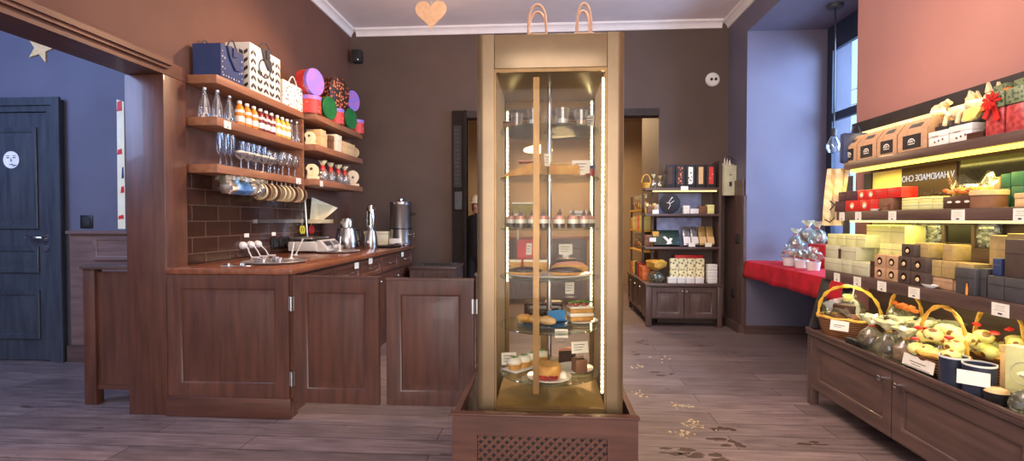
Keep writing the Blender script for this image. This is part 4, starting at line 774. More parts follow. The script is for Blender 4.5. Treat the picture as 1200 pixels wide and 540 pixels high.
# fifth shelf
plate('blue plate of pastries on the fifth glass shelf', CX-.02, CY-.06, Z[4], .135, 'blueplate', .8)
for k, (dx, dy, m_) in enumerate(((-.10, 0, 'sponge'), (-.045, -.03, 'sponge'), (.01, -.055, 'kraftl'))):
    t = thing('pastry', f'baked pastry with glazed top on the blue plate, {["left", "middle", "right"][k]} of three', 'pastry', (CX-.02+dx, CY-.06+dy, Z[4]+.0115), R(-30), 'pastries on the blue plate')
    MB().ico((0, 0, .022), .04, 2, sc=(1.2, .7, .55), jit=.06).build('pastry', m_, t); MB().ico((0, 0, .032), .028, 2, sc=(1.1, .55, .5)).build('glaze', 'berry' if k == 0 else 'sponge', t)
m = MB(); m.M = Matrix.Translation((CX+.04, CY-.0, Z[4]+.0118)) @ Matrix.Rotation(R(25), 4, 'Z'); m.prism([(-.06, -.015), (.05, -.02), (.06, .03), (-.05, .035)], 0, .002); m.box(-.05, .045, .005, .008, .002, .05); tag(m.build('paper_napkin', 'bluepaper'), 'folded bright blue paper on the blue pastry plate', 'napkin')
plate('white plate under the strawberry layer cake, fifth shelf', CX+.16, CY+.045, Z[4], .085)
t = thing('layer_cake', 'cream layer cake topped with strawberries and green leaves', 'cake', (CX+.155, CY+.04, Z[4]+.0095), R(15)); MB().box(-.06, .06, -.035, .035, 0, .02, bev=.004).build('sponge_layer', 'sponge', t); MB().box(-.062, .062, -.037, .037, .0205, .04, bev=.006).build('cream_layer', 'creamy', t); MB().box(-.06, .06, -.035, .035, .0405, .06, bev=.004).build('sponge_layer', 'sponge', t); MB().box(-.062, .062, -.037, .037, .0605, .072, bev=.006).build('cream_layer', 'creamy', t)
m = MB(); [m.ico((-.05+.022*k, .014*(-1)**k, .080), .015, 1, sc=(1, 1, .8)) for k in range(5)]; m.build('strawberries', 'berry', t); m = MB(); [m.ico((-.055+.018*k, -.012*(-1)**k, .092), .013, 1, sc=(1.2, .5, .5), jit=.2) for k in range(7)]; m.build('leaves', 'leaf', t)
t = thing('cake_slice', 'dark cake slices at the back of the fifth shelf', 'cake', (CX-.03, CY+.15, Z[4])); MB().box(-.10, .10, -.04, .04, .0, .07, bev=.006).build('slice', 'glaze', t); MB().box(-.10, .10, -.04, .04, .0705, .085, bev=.004).build('topping', 'choc', t)
tagcard('white price tag in front of the blue plate, fifth shelf', CX+.055, CY-.20, Z[4]-.047, .06, .04, -20, 0); tagcard('white price tag above the strawberry layer cake', CX+.105, CY+.08, Z[4]+.075+.04, .045, .06, -8, 0)
# fourth shelf: eclairs on a white tray
t = thing('serving_tray', 'white oval tray under the chocolate topped eclairs', 'tray', (CX, CY-.05, Z[3])); MB().lathe([(0, 0), (.17, 0), (.21, .012), (.212, .015), (.168, .005), (0, .004)], n=36, sy=.75).build('tray', 'plate', t)
for k, x in enumerate((-.115, .075)):
    t = thing('eclair', f'large eclair with dark chocolate glaze, {["left", "right"][k]} one on the fourth shelf', 'eclair', (CX+x, CY-.12, Z[3]+.0058), 0, 'eclairs on the white tray')
    MB().ico((0, 0, .02), .08, 3, sc=(1, .42, .22), jit=.01).build('pastry', 'sponge', t); MB().ico((0, 0, .026), .081, 3, sc=(1, .43, .25)).build('glaze', 'glaze', t)
t = thing('long_pastry', 'pale long pastry behind the right eclair', 'pastry', (CX+.10, CY-.02, Z[3]+.0058)); MB().ico((0, 0, .03), .09, 3, sc=(1, .4, .35), jit=.02).build('pastry', 'sponge', t); MB().ico((0, 0, .045), .08, 2, sc=(1, .36, .25)).build('icing', 'pink', t)
for k, (x, y) in enumerate(((-.17, .03), (-.10, .05), (-.03, .03))):
    t = thing('cake_cube', f'small yellow sponge cube on the fourth shelf, {["left", "middle", "right"][k]} of three', 'cake', (CX+x, CY+y, Z[3]+.016), 0, 'yellow sponge cubes'); MB().box(-.03, .03, -.025, .025, 0, .045, bev=.004).build('sponge', 'sponge', t); MB().box(-.03, .03, -.025, .025, .0455, .056, bev=.003).build('cream', 'creamy', t)
gift_bag('gift_bag', 'red paper gift bag inside the cake cabinet', (CX-.11, CY+.135, Z[3]), .11, .06, .17, 'red', 'white'); tagcard('tilted white price tag leaning on the red gift bag', CX-.105, CY+.09, Z[3]+.075, .03, .06, -5, -20)
t = thing('chocolate_box', 'dark chocolate box behind the pale pastry', 'box', (CX+.09, CY+.12, Z[3])); MB().box(-.05, .05, -.035, .035, 0, .06, bev=.003).build('body', 'choc', t); MB().box(-.051, .051, -.036, .036, .0605, .075, bev=.003).build('lid', 'glaze', t); tagcard('white price tag standing on the dark chocolate box', CX+.085, CY+.11, Z[3]+.0756, .07, .055, -8, 0)
# third shelf: layered dessert jars and slices
for k, (x, y) in enumerate(((-.19, .03), (-.14, -.06), (-.085, .0), (-.03, -.10), (.045, -.14), (.11, -.10), (.165, -.05), (.2, .03))):
    t = thing('dessert_cup', f'layered dessert cup with brown chocolate shard, {ORD[k]} from the left on the third shelf', 'dessert', (CX+x, CY+y, Z[2]), 0, 'layered dessert cups')
    MB().lathe([(0, .001), (.024, .001), (.027, .022), (0, .022)], n=18).build('chocolate_layer', 'choc', t); MB().lathe([(0, .0222), (.027, .0222), (.028, .042), (0, .042)], n=18).build('cream_layer', 'creamy', t); MB().lathe([(0, .0422), (.027, .0422), (.022, .058), (0, .062)], n=18, jit=.05).build('topping', 'pink', t)
    m = MB(); m.M = frame((0, .004, .060), (1, 0, 0), (0, 0, 1), (0, -1, 0)); m.prism([(-.014, 0), (.014, 0), (.004, .034)], 0, .003); m.build('chocolate_shard', 'choc', t)
    MB().lathe([(.0265, .0003), (.0305, .055), (.0295, .055)], n=18).build('cup', 'glass', t)
tagcard('pale price tag at the left of the third shelf', CX-.165, CY+.10, Z[2], .07, .055, -10, 10); tagcard('tilted white price tag at the right of the third shelf', CX+.145, CY+.06, Z[2]+.0, .085, .07, -10, -14)
t = thing('wrapped_cake', 'greenish wrapped cake at the left of the third shelf', 'cake', (CX-.13, CY+.16, Z[2])); MB().box(-.07, .07, -.04, .04, 0, .12, bev=.012).build('cake', mat('pistachio_cake', S(178, 160, 96), S(138, 128, 70), scale=26, rough=.8), t); MB().box(-.065, .065, -.035, .035, .1205, .132, bev=.004).build('icing', 'creamy', t)
# second shelf: two cakes
t = thing('tall_cake', 'brown sloping cake on the left of the second shelf', 'cake', (CX-.13, CY-.02, Z[1])); m = MB(); m.M = frame((0, .06, 0), (1, 0, 0), (0, 0, 1), (0, -1, 0)); m.prism([(-.11, 0), (.09, 0), (.09, .075), (.04, .07), (-.06, .03)], 0, .12); bmesh.ops.bevel(m.bm, geom=m.bm.edges[:], offset=.005, segments=2, affect='EDGES'); m.build('cake', 'sponge', t); MB().box(-.02, .08, -.05, .05, .0765, .083, bev=.002).build('icing', 'pink', t)
t = thing('loaf_cake', 'yellow loaf cake in the middle of the second shelf', 'cake', (CX+.07, CY-.03, Z[1])); MB().box(-.075, .075, -.05, .05, 0, .06, bev=.012).build('cake', 'sponge', t); m = MB(); [m.ico((-.06+.02*k, rnd.uniform(-.03, .03), .064), .012, 1, jit=.1) for k in range(7)]; m.build('topping', 'kraftl', t)
tagcard('narrow white price tag between the two cakes of the second shelf', CX-.01, CY-.12, Z[1]+.03, .03, .06, -5, 35); tagcard('large pale price tag at the right of the second shelf', CX+.15, CY-.06, Z[1]+.0, .085, .065, -8, -8)
t = thing('toy_figure', 'small red and blue topped jar at the right of the second shelf', 'jar', (CX+.2, CY-.02, Z[1])); MB().lathe([(0, 0), (.022, 0), (.024, .04), (0, .042)], n=14).build('jar', 'berry', t); MB().lathe([(0, .0425), (.024, .0425), (.022, .06), (0, .062)], n=14).build('lid', 'navy', t)
# top shelf: glass cups on pale bases
for k, (x, y) in enumerate(((-.16, -.02), (-.075, -.12), (.005, .05), (.06, -.13), (.15, -.08))):
    t = thing('sundae_cup', f'handled glass cup of pale dessert on the top glass shelf, {ORD[k]} from the left', 'glass', (CX+x, CY+y, Z[0]), 0, 'glass cups on the top shelf')
    MB().lathe([(0, 0), (.028, 0), (.03, .006), (.028, .05), (.034, .085), (.031, .085), (.025, .05), (.025, .008), (0, .008)], n=18).build('cup', 'wine', t)
    MB().lathe([(0, .0085), (.024, .0085), (.024, .036), (0, .038)], n=16).build('dessert', 'creamy' if k % 2 else 'sponge', t)
    MB().tube([(.03, 0, .07), (.052, 0, .075), (.056, 0, .045), (.05, 0, .03), (.029, 0, .03)], .004, 6).build('handle', 'wine', t)
t = thing('cake_cube', 'brown cube cake at the left rim of the top glass shelf', 'cake', (CX-.2, CY-.06, Z[0])); MB().box(-.025, .025, -.025, .025, 0, .03, bev=.004).build('cake', 'browncard', t); MB().box(-.025, .025, -.025, .025, .0305, .04, bev=.003).build('icing', 'choc', t)
tagcard('white price tag at the right of the top glass shelf', CX+.195, CY-.02, Z[0], .04, .06, -8, -25)
# bags standing on top
for k, (x, y, w_, lab) in enumerate(((-.045, 2.60, .10, 'small paper bag on top of the cake cabinet, left one with a rope handle'), (.185, 2.60, .10, 'small paper bag on top of the cake cabinet, right one with a rope handle'))):
    t = thing('paper_bag', lab, 'bag', (x, y, 1.9988), 0, 'paper bags on the cake cabinet'); MB().box(-w_/2, w_/2, -.05, .05, 0, .12, bev=.004).build('body', 'kraft', t)
    for s in (-1, 1):
        hw = (.045, .034)[k]; m = MB(); m.tube([(hw*math.cos(math.pi-math.pi*i/14), s*.045, .115+.145*math.sin(math.pi*i/14)**.6) for i in range(15)], .007, 6); m.build('handle', 'rope', t)
# wooden surround at its foot
SX0, SX1, SY0 = -.394, .380, 2.12
t = thing('wooden_surround', 'wooden surround with lattice front at the foot of the cake cabinet', 'plinth', (0, 0, 0))
MB().box(SX0, SX1, SY0, SY0+.03, .295, .375).box(SX0, SX0+.105, SY0, SY0+.03, .0, .295).box(SX1-.125, SX1, SY0, SY0+.03, 0, .295).box(SX0+.105, SX1-.125, SY0, SY0+.03, 0, .07).build('front_frame', 'wx', t)
MB().box(SX0-.008, SX1+.006, SY0-.008, SY0+.036, .3755, .384, bev=.002).build('top_rail', 'wx', t)
m = MB(); ax0, ax1, az0, az1 = SX0+.105, SX1-.125, .07, .295; s_ = .037
for sg, yo in ((1, 0), (-1, .005)):
    c_ = az0-(ax1-ax0) if sg > 0 else az0
    for k in range(40):
        c = (az0-(ax1-ax0))+k*s_ if sg > 0 else az0+k*s_   # z = sg*(x-ax0)+c
        pts = []
        for x in (ax0, ax1):
            z = sg*(x-ax0)+c
            if az0 <= z <= az1: pts.append((x, z))
        for z in (az0, az1):
            x = ax0+(z-c)/sg
            if ax0 < x < ax1: pts.append((x, z))
        if len(pts) < 2: continue
        (xa, za), (xb, zb) = pts[0], pts[1]; d = Vector((xb-xa, 0, zb-za))
        if d.length < .02: continue
        n = Vector((-d.z, 0, d.x)).normalized()*.0065; y0 = SY0+.010+yo
        vs = [m.v((xa+n.x*a, yy, za+n.z*a)) if q == 0 else m.v((xb+n.x*a, yy, zb+n.z*a)) for yy in (y0, y0+.005) for q, a in ((0, -1), (0, 1), (1, 1), (1, -1))]
        for q in ((0, 1, 2, 3), (7, 6, 5, 4), (0, 4, 5, 1), (1, 5, 6, 2), (2, 6, 7, 3), (3, 7, 4, 0)): m.f([vs[i] for i in q])
m.build('lattice', 'wx', t)
MB().box(ax0, ax1, SY0+.022, SY0+.026, az0, az1).build('backing', 'blackmat', t)
for x in (SX0, SX1-.025): MB().box(x, x+.025, SY0+.0305, 2.9, 0, .375).build('side_panel', 'wy', t)
# ------------------------------------------------------------------ display rack on the right wall
RX = 1.71; RYF = 3.46; RYN = 1.05
bc = thing('base_cabinet', 'low dark wooden cabinet with panelled doors along the right wall', 'cabinet', (0, 0, 0))
MB().box(RX+.022, XR-.002, RYN, RYF-.004, .10, .455).build('carcass', 'dy', bc)
MB().box(RX-.012, XR-.002, RYN, RYF+.004, .456, .480, bev=.003).build('top', 'dy', bc); MB().box(RX-.014, RX+.004, RYN, RYF+.004, .4805, .497, bev=.002).build('front_lip', 'dy', bc)
for y in (RYF-.05, 1.10): MB().box(RX, RX+.05, y, y+.05, 0, .4555, bev=.002).build('leg', 'dz', bc)
MB().box(XR-.06, XR-.005, RYF-.05, RYF-.005, 0, .099).build('leg', 'dz', bc)
for k, y in enumerate((3.405, 2.64, 1.875)):
    m = MB(); m.M = faceXm(RX+.0215, y, .115); m.panel(.757, .335, .020, .065, True, 0, .035); d = m.build('door', 'dy', bc)
    ky = y-.70 if k == 0 else y-.055
    m = MB(); m.M = faceXm(RX+.0012, ky, .395); m.lathe([(0, 0), (.006, 0), (.006, .014), (.013, .018), (.014, .024), (.008, .029), (0, .03)], n=14); m.build('knob', 'chrome', d)
# shelves and their slanting end post
RS = [(1.80, .815, .875), (1.865, 1.195, 1.25), (1.905, 1.515, 1.562)]
rk = thing('display_rack', 'tall dark display rack of three lit shelves on the right wall', 'display rack', (0, 0, 0))
for X, z0, z1 in RS: MB().box(X, XR-.03, RYN, RYF-.03, z0, z1, bev=.003).build('shelf', 'dy', rk)
m = MB(); ys = RYF-.029
a = [m.v(p) for p in ((RX+.005, ys, .4975), (RX+.05, ys, .4975), (1.84, ys, .8145), (1.795, ys, .8145), (RX+.005, ys+.028, .4975), (RX+.05, ys+.028, .4975), (1.84, ys+.028, .8145), (1.795, ys+.028, .8145))]
for q in ((0, 1, 2, 3), (7, 6, 5, 4), (0, 4, 5, 1), (1, 5, 6, 2), (2, 6, 7, 3), (3, 7, 4, 0)): m.f([a[i] for i in q])
tag(m.build('rack_post', 'blackmat'), 'short black slanting post under the lower rack shelf by the window niche', 'post')
MB().box(XR-.0295, XR-.002, RYN, RYF, .481, 1.755).build('trim_11', 'dy').__setitem__('kind', 'structure')
MB().box(XR-.06, XR-.002, RYN, NY0-.05, 1.772, 1.842, bev=.003).build('top_rail', 'blackmat', rk)
MB().box(XR-.058, XR-.031, RYN, NY0-.06, 1.756, 1.7715).build('led_strip', 'ledtop', rk)
MB().box(1.93, 1.965, RYN, RYF-.06, 1.497, 1.5145).build('led_strip', 'ledy', rk)
MB().box(1.93, 1.95, RYN, RYF-.06, 1.182, 1.1945).build('led_strip', 'ledtop', rk); MB().box(1.87, 1.885, RYN, RYF-.06, .803, .8145).build('led_strip', 'ledtop', rk)
YR = lambda u, X: at(u, 250, X=X).y
XB = XR-.030
bl = MB(); bl.box(XB-.004, XB-.0005, 2.76, RYF-.03, 1.2505, 1.497); tag(bl.build('glowing_panel', 'cream'), 'pale lit panel at the back of the middle shelf, far end', 'panel')
bl = MB(); bl.box(XB-.004, XB-.0005, 2.86, RYF-.03, .876, 1.1945); tag(bl.build('glowing_panel', 'cream'), 'pale panel at the back of the lower shelf, far end', 'panel')
o = MB().box(XB-.004, XB-.0005, RYN, 2.735, 1.2505, 1.497).build('mirror_panel', 'backglass'); tag(o, 'dark glossy panel at the back of the middle shelf, near end', 'panel')
for k, (u0, u1, z0, z1, lab) in enumerate(((993, 1000, 1.2505, 1.497, 'dark upright bar behind the purple boxes, middle shelf, left'), (1014, 1022, 1.2505, 1.497, 'dark upright bar behind the red boxes, middle shelf, right'), (990, 997, .876, 1.1945, 'dark upright bar at the back of the lower shelf'))):
    ya, yb_ = YR(u1, XB), YR(u0, XB); tag(MB().box(XB-.012, XB-.0045, ya, yb_, z0, z1).build('upright_bar', 'slate'), lab, 'bar')
sg = thing('sign_reflection', 'reflected brown sign with reversed white lettering, modelled as a board behind the middle shelf', 'sign', (XB-.013, 2.75, 1.2515))  # mirror reflection of a sign, put in as a solid board
MB().box(0, .006, 0, .40, 0, .245).build('board', mat('sign_brown', S(58, 34, 28), S(50, 30, 25), rough=.6), sg)
cu = bpy.data.curves.new('t', 'FONT'); cu.body = 'V HANDMADE CHO'; cu.size = .050; cu.extrude = .0008
to = bpy.data.objects.new('t', cu); C.objects.link(to); bpy.context.view_layer.update(); dg = bpy.context.evaluated_depsgraph_get(); tm = bpy.data.meshes.new_from_object(to.evaluated_get(dg)); bpy.data.objects.remove(to)
wd = max(v.co.x for v in tm.vertices); tm.transform(frame((-.0015, .008, .165), (0, .385/wd, 0), (0, 0, 1), (1, 0, 0))); tm.materials.append(emis('sign_letter_glow', S(240, 232, 224), 1.0)); lo_ = bpy.data.objects.new('lettering', tm); C.objects.link(lo_); lo_.parent = sg  # emission put into the letters so they look brighter, no lamp behind them
m = MB()
for k in range(9): m.ico((-.001, .10+.028*k, .085+.006*(k % 3)), .012, 1, sc=(.12, 1.1, .6), jit=.3)
m.build('bean_picture', 'darkbox', sg)
# --- top shelf
ZT1, X1r = RS[2][2]+.0006, RS[2][0]
def kraft_bag(label, y0, y1, h=.165):
    w_ = y1-y0-.006; t = thing('kraft_gift_box', label, 'gift box', (X1r+.075, (y0+y1)/2, ZT1), 0, 'kraft gift boxes with dark windows')
    m = MB(); m.M = frame((.055, 0, 0), (0, -1, 0), (0, 0, 1), (-1, 0, 0)); a = w_/2
    # gable carton: straight body, sloped shoulders, handle slot
    b = m; b.M = Matrix.Identity(4)
    pr = [(-.055, 0), (.055, 0), (.055, .10), (.008, h), (-.008, h), (-.055, .10)]
    A = [b.v((x, -a, z)) for x, z in pr]; B = [b.v((x, a, z)) for x, z in pr]; b.f(A[::-1]); b.f(B)
    for k in range(6): b.f([A[k], A[(k+1) % 6], B[(k+1) % 6], B[k]])
    b.build('carton', 'kraft', t)
    m = MB(); m.M = faceXm(-.0553, 0, .012); m.box(-a*.62, a*.62, 0, .072, 0, .0015); m.build('window', 'blackmat', t)
    m = MB(); m.M = faceXm(-.057, 0, .043); n = 9
    m.prism([(.026*math.cos(i*math.pi/n), .022*math.sin(i*math.pi/n)) for i in range(n+1)]+[(.022*math.cos(math.pi-i*math.pi/n), .016*math.sin(i*math.pi/n)) for i in range(n+1)], 0, .001)
    for k in range(5): m.box(-.015+.006*k, -.0125+.006*k, 0, .012-.002*abs(k-2), 0, .001)
    m.box(-.024, .024, -.010, -.006, 0, .001); m.build('emblem', 'card', t)
    m = MB(); sl = Vector((.047, 0, h-.10)).normalized(); nn = Vector((-sl.z, 0, sl.x)); m.M = frame(Vector((-.055, 0, .10))+sl*.028+nn*.0006, (0, -1, 0), sl, nn); m.box(-a*.42, a*.42, 0, .026, 0, .0012); m.build('handle_slot', 'slate', t)
    return t
for k, (u0, u1) in enumerate(((985, 1003), (1003.3, 1026), (1026.3, 1050), (1050.3, 1085))):
    kraft_bag(f'kraft gift box with dark window on the top rack shelf, {ORD[k]} from the window niche', YR(u1, X1r+.02), YR(u0, X1r+.02))
t = thing('dark_bag', 'dark blue folded bag hanging at the window end of the top shelf', 'bag', (X1r+.09, 3.436, ZT1)); MB().box(-.10, .06, -.02, .03, 0, .19, bev=.012).build('body', 'navy', t); MB().tube([(-.04, 0, .185), (-.03, 0, .23), (.0, 0, .235), (.02, 0, .185)], .006, 6).build('strap', 'navy', t)
def standcard(label, x, y, z, w_=.07, h=.05, group='price cards on the display rack', lean=8):
    m = MB(); m.M = Matrix.Translation((x, y, z)) @ Matrix.Rotation(R(lean), 4, 'Y') @ frame((0, 0, 0), (0, -1, 0), (0, 0, 1), (-1, 0, 0)); m.box(-w_/2, w_/2, 0, h, 0, .002, 0)
    for k in range(3): m.box(-w_*.32, w_*(.3-.1*k), h*(.72-.2*k), h*(.78-.2*k), .0021, .0026, 1)
    m.M = Matrix.Translation((x, y, z)); m.box(.001, .03, -.012, .012, 0, .003, 0); return tag(m.build('price_card', ['card', 'ink']), label, 'price card', group)
o = standcard('white price card standing above the kraft boxes at the wall', X1r+.145, YR(1057, X1r+.13), ZT1+.14, .10, .065, lean=0); 
# a little riser behind the kraft boxes carries the card
o2 = box1('kraft_box', 'kraft box standing behind the kraft gift boxes at the wall', 'box', (X1r+.135, X1r+.18, YR(1064, X1r+.13), YR(1042, X1r+.13), ZT1, ZT1+.139), 'kraft')
yy = lambda u, X=X1r+.05: YR(u, X)
t = thing('round_basket', 'dark round bowl lying between the kraft boxes and cream toys', 'bowl', (X1r+.12, yy(1093), ZT1+.002)); MB().lathe([(0, 0), (.04, 0), (.06, .06), (.062, .10), (.056, .10), (.035, .008), (0, .008)], n=20).build('bowl', 'blackmat', t); MB().lathe([(0, .06), (.05, .06), (.04, .12), (0, .14)], n=14, jit=.15, sm=False).build('contents', 'darkbox', t)
def plush(label, c, s=1, rz=0):
    t = thing('fabric_toy', label, 'soft toy', c, rz, 'cream fabric toys lying on the top rack'); t.scale = (s, s, s)
    m = MB(); m.ico((0, 0, .035), .05, 2, sc=(.8, 1.3, .7), jit=.05); m.ico((-.01, -.07, .055), .036, 2, sc=(1, 1, .9)); m.build('body', 'linen', t)
    for k in (-1, 1): m = MB(); m.M = frame((-.01+.02*k, -.075, .08), (0, 1, 0), (0, 0, 1), (1, 0, 0)); m.prism([(-.018, 0), (.018, 0), (.006, .045)], -.006, .006); m.build('ear', 'linen', t)
    MB().tube([(0, .06, .03), (0, .10, .05), (0, .11, .09), (0, .08, .11), (0, .06, .09)], .010, 8).build('tail', 'linen', t)
    for k in (-1, 1): MB().tube([(-.02, .03*k, .03), (-.05, .035*k, .015), (-.06, .035*k, -.03)], .010, 8).build('leg', 'linen', t)
    return t
# the toys lie on a slate-blue carton
c1 = slab('storage_carton', 'grey blue carton behind the white boxes under the cream toys', 'box', (X1r+.085, X1r+.17, yy(1148), yy(1100), ZT1, ZT1+.125), 'slate')
plush('cream fabric toy lying on the grey blue carton, nearer the window', (X1r+.105, yy(1111), ZT1+.126), .95, R(8)); plush('cream fabric toy lying on the grey blue carton, nearer the camera', (X1r+.105, yy(1136), ZT1+.126), 1.0, R(-6))
t = thing('fabric_toy', 'small brown and cream fabric toy above the dark round bowl', 'soft toy', (X1r+.12, yy(1082), ZT1+.166)); MB().ico((0, 0, .03), .036, 2, jit=.06).build('body', 'linen', t); MB().ico((0, -.03, .05), .024, 2).build('head', 'woodtoy', t); MB().ico((.02, .03, .05), .026, 2).build('wrap', 'choc', t)
o = box1('kraft_box', 'kraft box under the small brown and cream toy', 'box', (X1r+.155, X1r+.18, yy(1089), yy(1077), ZT1, ZT1+.165), 'kraft')
for i_, (u0, u1, h, lab) in enumerate(((1086, 1109.5, .073, 'white printed box on the top rack shelf, nearer the window'), (1110, 1137, .078, 'white printed box on the top rack shelf, nearer the camera'))):
    t = slab('white_box', lab, 'box', (X1r+.02, X1r+.08, yy(u1, X1r+.02), yy(u0, X1r+.02), ZT1, ZT1+h), 'white', 'white printed boxes')
    m = MB(); m.M = faceXm(-.0305, 0, .012); [m.ico((-.02+.025*k, .008+.004*k, 0), .006, 1, sc=(1, 1, .2)) for k in range(3)]; m.box(-.04, .0, .035, .038, 0, .0008); m.build('print', 'browncard', t)
box1('brown_tray', 'low dark brown tray at the edge of the top rack shelf', 'tray', (X1r+.015, X1r+.07, yy(1160), yy(1140), ZT1, ZT1+.030), 'choc')
t = thing('small_jar', 'small white jar with clear top beside the dark brown tray', 'jar', (X1r+.11, yy(1150, X1r+.11), ZT1)); MB().lathe([(0, 0), (.032, 0), (.032, .07), (0, .072)], n=18).build('jar', 'card', t); MB().lathe([(.02, .0725), (.02, .10), (.026, .115), (.0, .115)], n=14).build('stopper', 'kraftl', t)
t = thing('paper_fan', 'yellow and orange paper fans lying across the top rack shelf', 'fan', (X1r+.05, yy(1124, X1r+.03), ZT1+.0790))
m = MB(); m.M = frame((.0, .0, .024), (0, -.97, .24), (0, .24, .97), (-1, 0, 0)); m.prism([(0, 0), (.04, .03), (.08, .028), (.11, .0), (.075, -.022), (.03, -.02)], 0, .02); m.build('fan', 'yellowfan', t)
m = MB(); m.M = frame((.0, -.10, .050), (0, -.97, .24), (0, .24, .97), (-1, 0, 0)); m.prism([(0, -.01), (.02, .02), (.15, .03), (.16, -.01), (.05, -.02)], 0, .02); m.build('fan', 'orangerib', t)
for k, (u0, u1, lab) in enumerate(((1160, 1183, 'green patterned bag with red sweets and red bow'), (1184, 1206, 'green patterned bag with red sweets at the right edge of view'))):
    ya, yb_ = yy(u1), yy(u0); t = thing('sweet_bag', lab, 'wrapped sweets', (X1r+.065, (ya+yb_)/2, ZT1), 0, 'green patterned sweet bags'); t.scale = (1, 1, .92); w_ = yb_-ya-.004
    m = MB(); m.box(-.045, .045, -w_/2, w_/2, 0, .125, bev=.008); m.build('bag', 'bagred', t); m = MB(); m.box(-.047, .047, -w_/2, w_/2, .1255, .2, bev=.006); m.prism([(-.03, -w_*.4), (.03, -w_*.4), (.02, w_*.4), (-.02, w_*.4)], .2, .235); m.build('wrapper_top', spots('green_weave', S(120, 132, 96), S(70, 84, 66), 60, .4), t)
    if k: continue
    m = MB(); m.M = faceXm(-.052, 0, .16)
    for q in range(9): a = q*.7; m.prism([(0, 0), (.035*math.cos(a-.25), .035*math.sin(a-.25)), (.045*math.cos(a), .045*math.sin(a)), (.035*math.cos(a+.25), .035*math.sin(a+.25))], .002*q, .002*q+.004)
    m.prism([(-.01, 0), (.01, 0), (.04, -.09), (.015, -.10)], 0, .003); m.prism([(-.01, 0), (.01, 0), (-.03, -.08), (-.05, -.07)], 0, .003)
    m.build('bow', 'ribbon', t)
# --- middle shelf
ZT2, X2r = RS[1][2]+.0006, RS[1][0]
m2 = lambda u, X=X2r+.02: YR(u, X)
def cube_box(name, label, u0, u1, z, h, X, dx, m_, group=None, window=None, cat='box', gap=.002):
    ya, yb_ = YR(u1, X)+gap/2, YR(u0, X)-gap/2; w_ = yb_-ya
    t = thing(name, label, cat, (X+dx/2, (ya+yb_)/2, z), 0, group)
    MB().box(-dx/2, dx/2, -w_/2, w_/2, 0, h, bev=.0025).build('carton', m_, t)
    if window:
        r = min(w_, h)*.30; m = MB(); m.M = faceXm(-dx/2-.0004, 0, h/2); m.lathe([(0, 0), (r, 0), (r, .0015), (0, .0015)], n=20); m.build('window', 'glaze' if window != 'red' else 'kraftl', t)
        m = MB(); m.M = faceXm(-dx/2-.0019, 0, h/2-r*.2); m.lathe([(0, 0), (r*.55, 0), (r*.42, r*.2), (0, r*.28)], n=14); m.build('sweet', 'white' if window == 'red' else 'woodtoy', t)
    else:
        m = MB(); m.M = faceXm(-dx/2-.0002, 0, 0); m.box(-w_/2+.002, w_/2-.002, h*.62, h*.62+.0018, 0, .0004); m.build('lid_seam', 'ink' if m_ not in ('slate', 'darkbox') else 'black', t)
    return t
GR = 'purple and red boxes on the middle rack shelf'
h2 = .066
for u0, u1, r_, m_, lab, wn_ in ((977, 990, 0, 'plum', 'lower purple box, farthest on the middle rack shelf', None), (990.3, 1007, 0, 'red', 'lower red box with a white sweet window, first from the purple box', 'red'), (1007.3, 1019, 0, 'red', 'lower red box with a white sweet window, second from the purple box', 'red'), (1019.3, 1029, 0, 'red', 'lower plain red box, nearest of the lower red boxes', None), (1029.3, 1046, 0, 'browncard', 'dark brown box ending the lower red row on the middle rack shelf', None),
    (982, 991, 1, 'plum', 'upper purple box with white dots, farthest in the upper row', None), (991.3, 1004, 1, 'plum', 'upper purple box beside the upper red boxes', None), (1004.3, 1015, 1, 'red', 'upper red box with sweet window, first from the purple boxes', 'red'), (1015.3, 1025.5, 1, 'red', 'upper red box with sweet window, second from the purple boxes', 'red'), (1025.8, 1040, 1, 'red', 'upper plain red box, second from the near end', None), (1040.3, 1056, 1, 'red', 'upper plain red box at the near end of the row', None)):
    X = X2r+.018; h = h2 if r_ == 0 else .058
    t = cube_box('chocolate_box', lab, u0, u1, ZT2+r_*(h2+.0006), h, X+.004*r_, .085, m_, GR, wn_)
for k, (u0, u1, h, lab) in enumerate(((1056.3, 1076, .058, 'pale box in the middle shelf row, first nearer than the red boxes'), (1076.3, 1092, .060, 'pale box in the middle shelf row, second nearer than the red boxes'), (1092.3, 1104, .056, 'pale box in the middle shelf row, beside the chocolate basket'))):
    cube_box('pale_box', lab, u0, u1, ZT2, h*.55, X2r+.02, .09, 'palegreen', 'pale boxes on the middle rack shelf')
    cube_box('pale_box', lab.replace('pale box in', 'upper pale box on'), u0, u1, ZT2+h*.55+.0006, h*.5, X2r+.024, .085, 'cream', 'pale boxes on the middle rack shelf')
box1('candle_holder', 'small brown box at the shelf edge in front of the pale boxes', 'box', (X2r+.003, X2r+.017, m2(1043), m2(1037), ZT2, ZT2+.035), 'browncard')
t = thing('small_dish', 'low white dish at the shelf edge before the red boxes', 'dish', (X2r+.010, m2(1027), ZT2)); MB().lathe([(0, 0), (.03, 0), (.045, .010), (.03, .004), (0, .004)], n=18, sx=.17).build('dish', 'white', t)
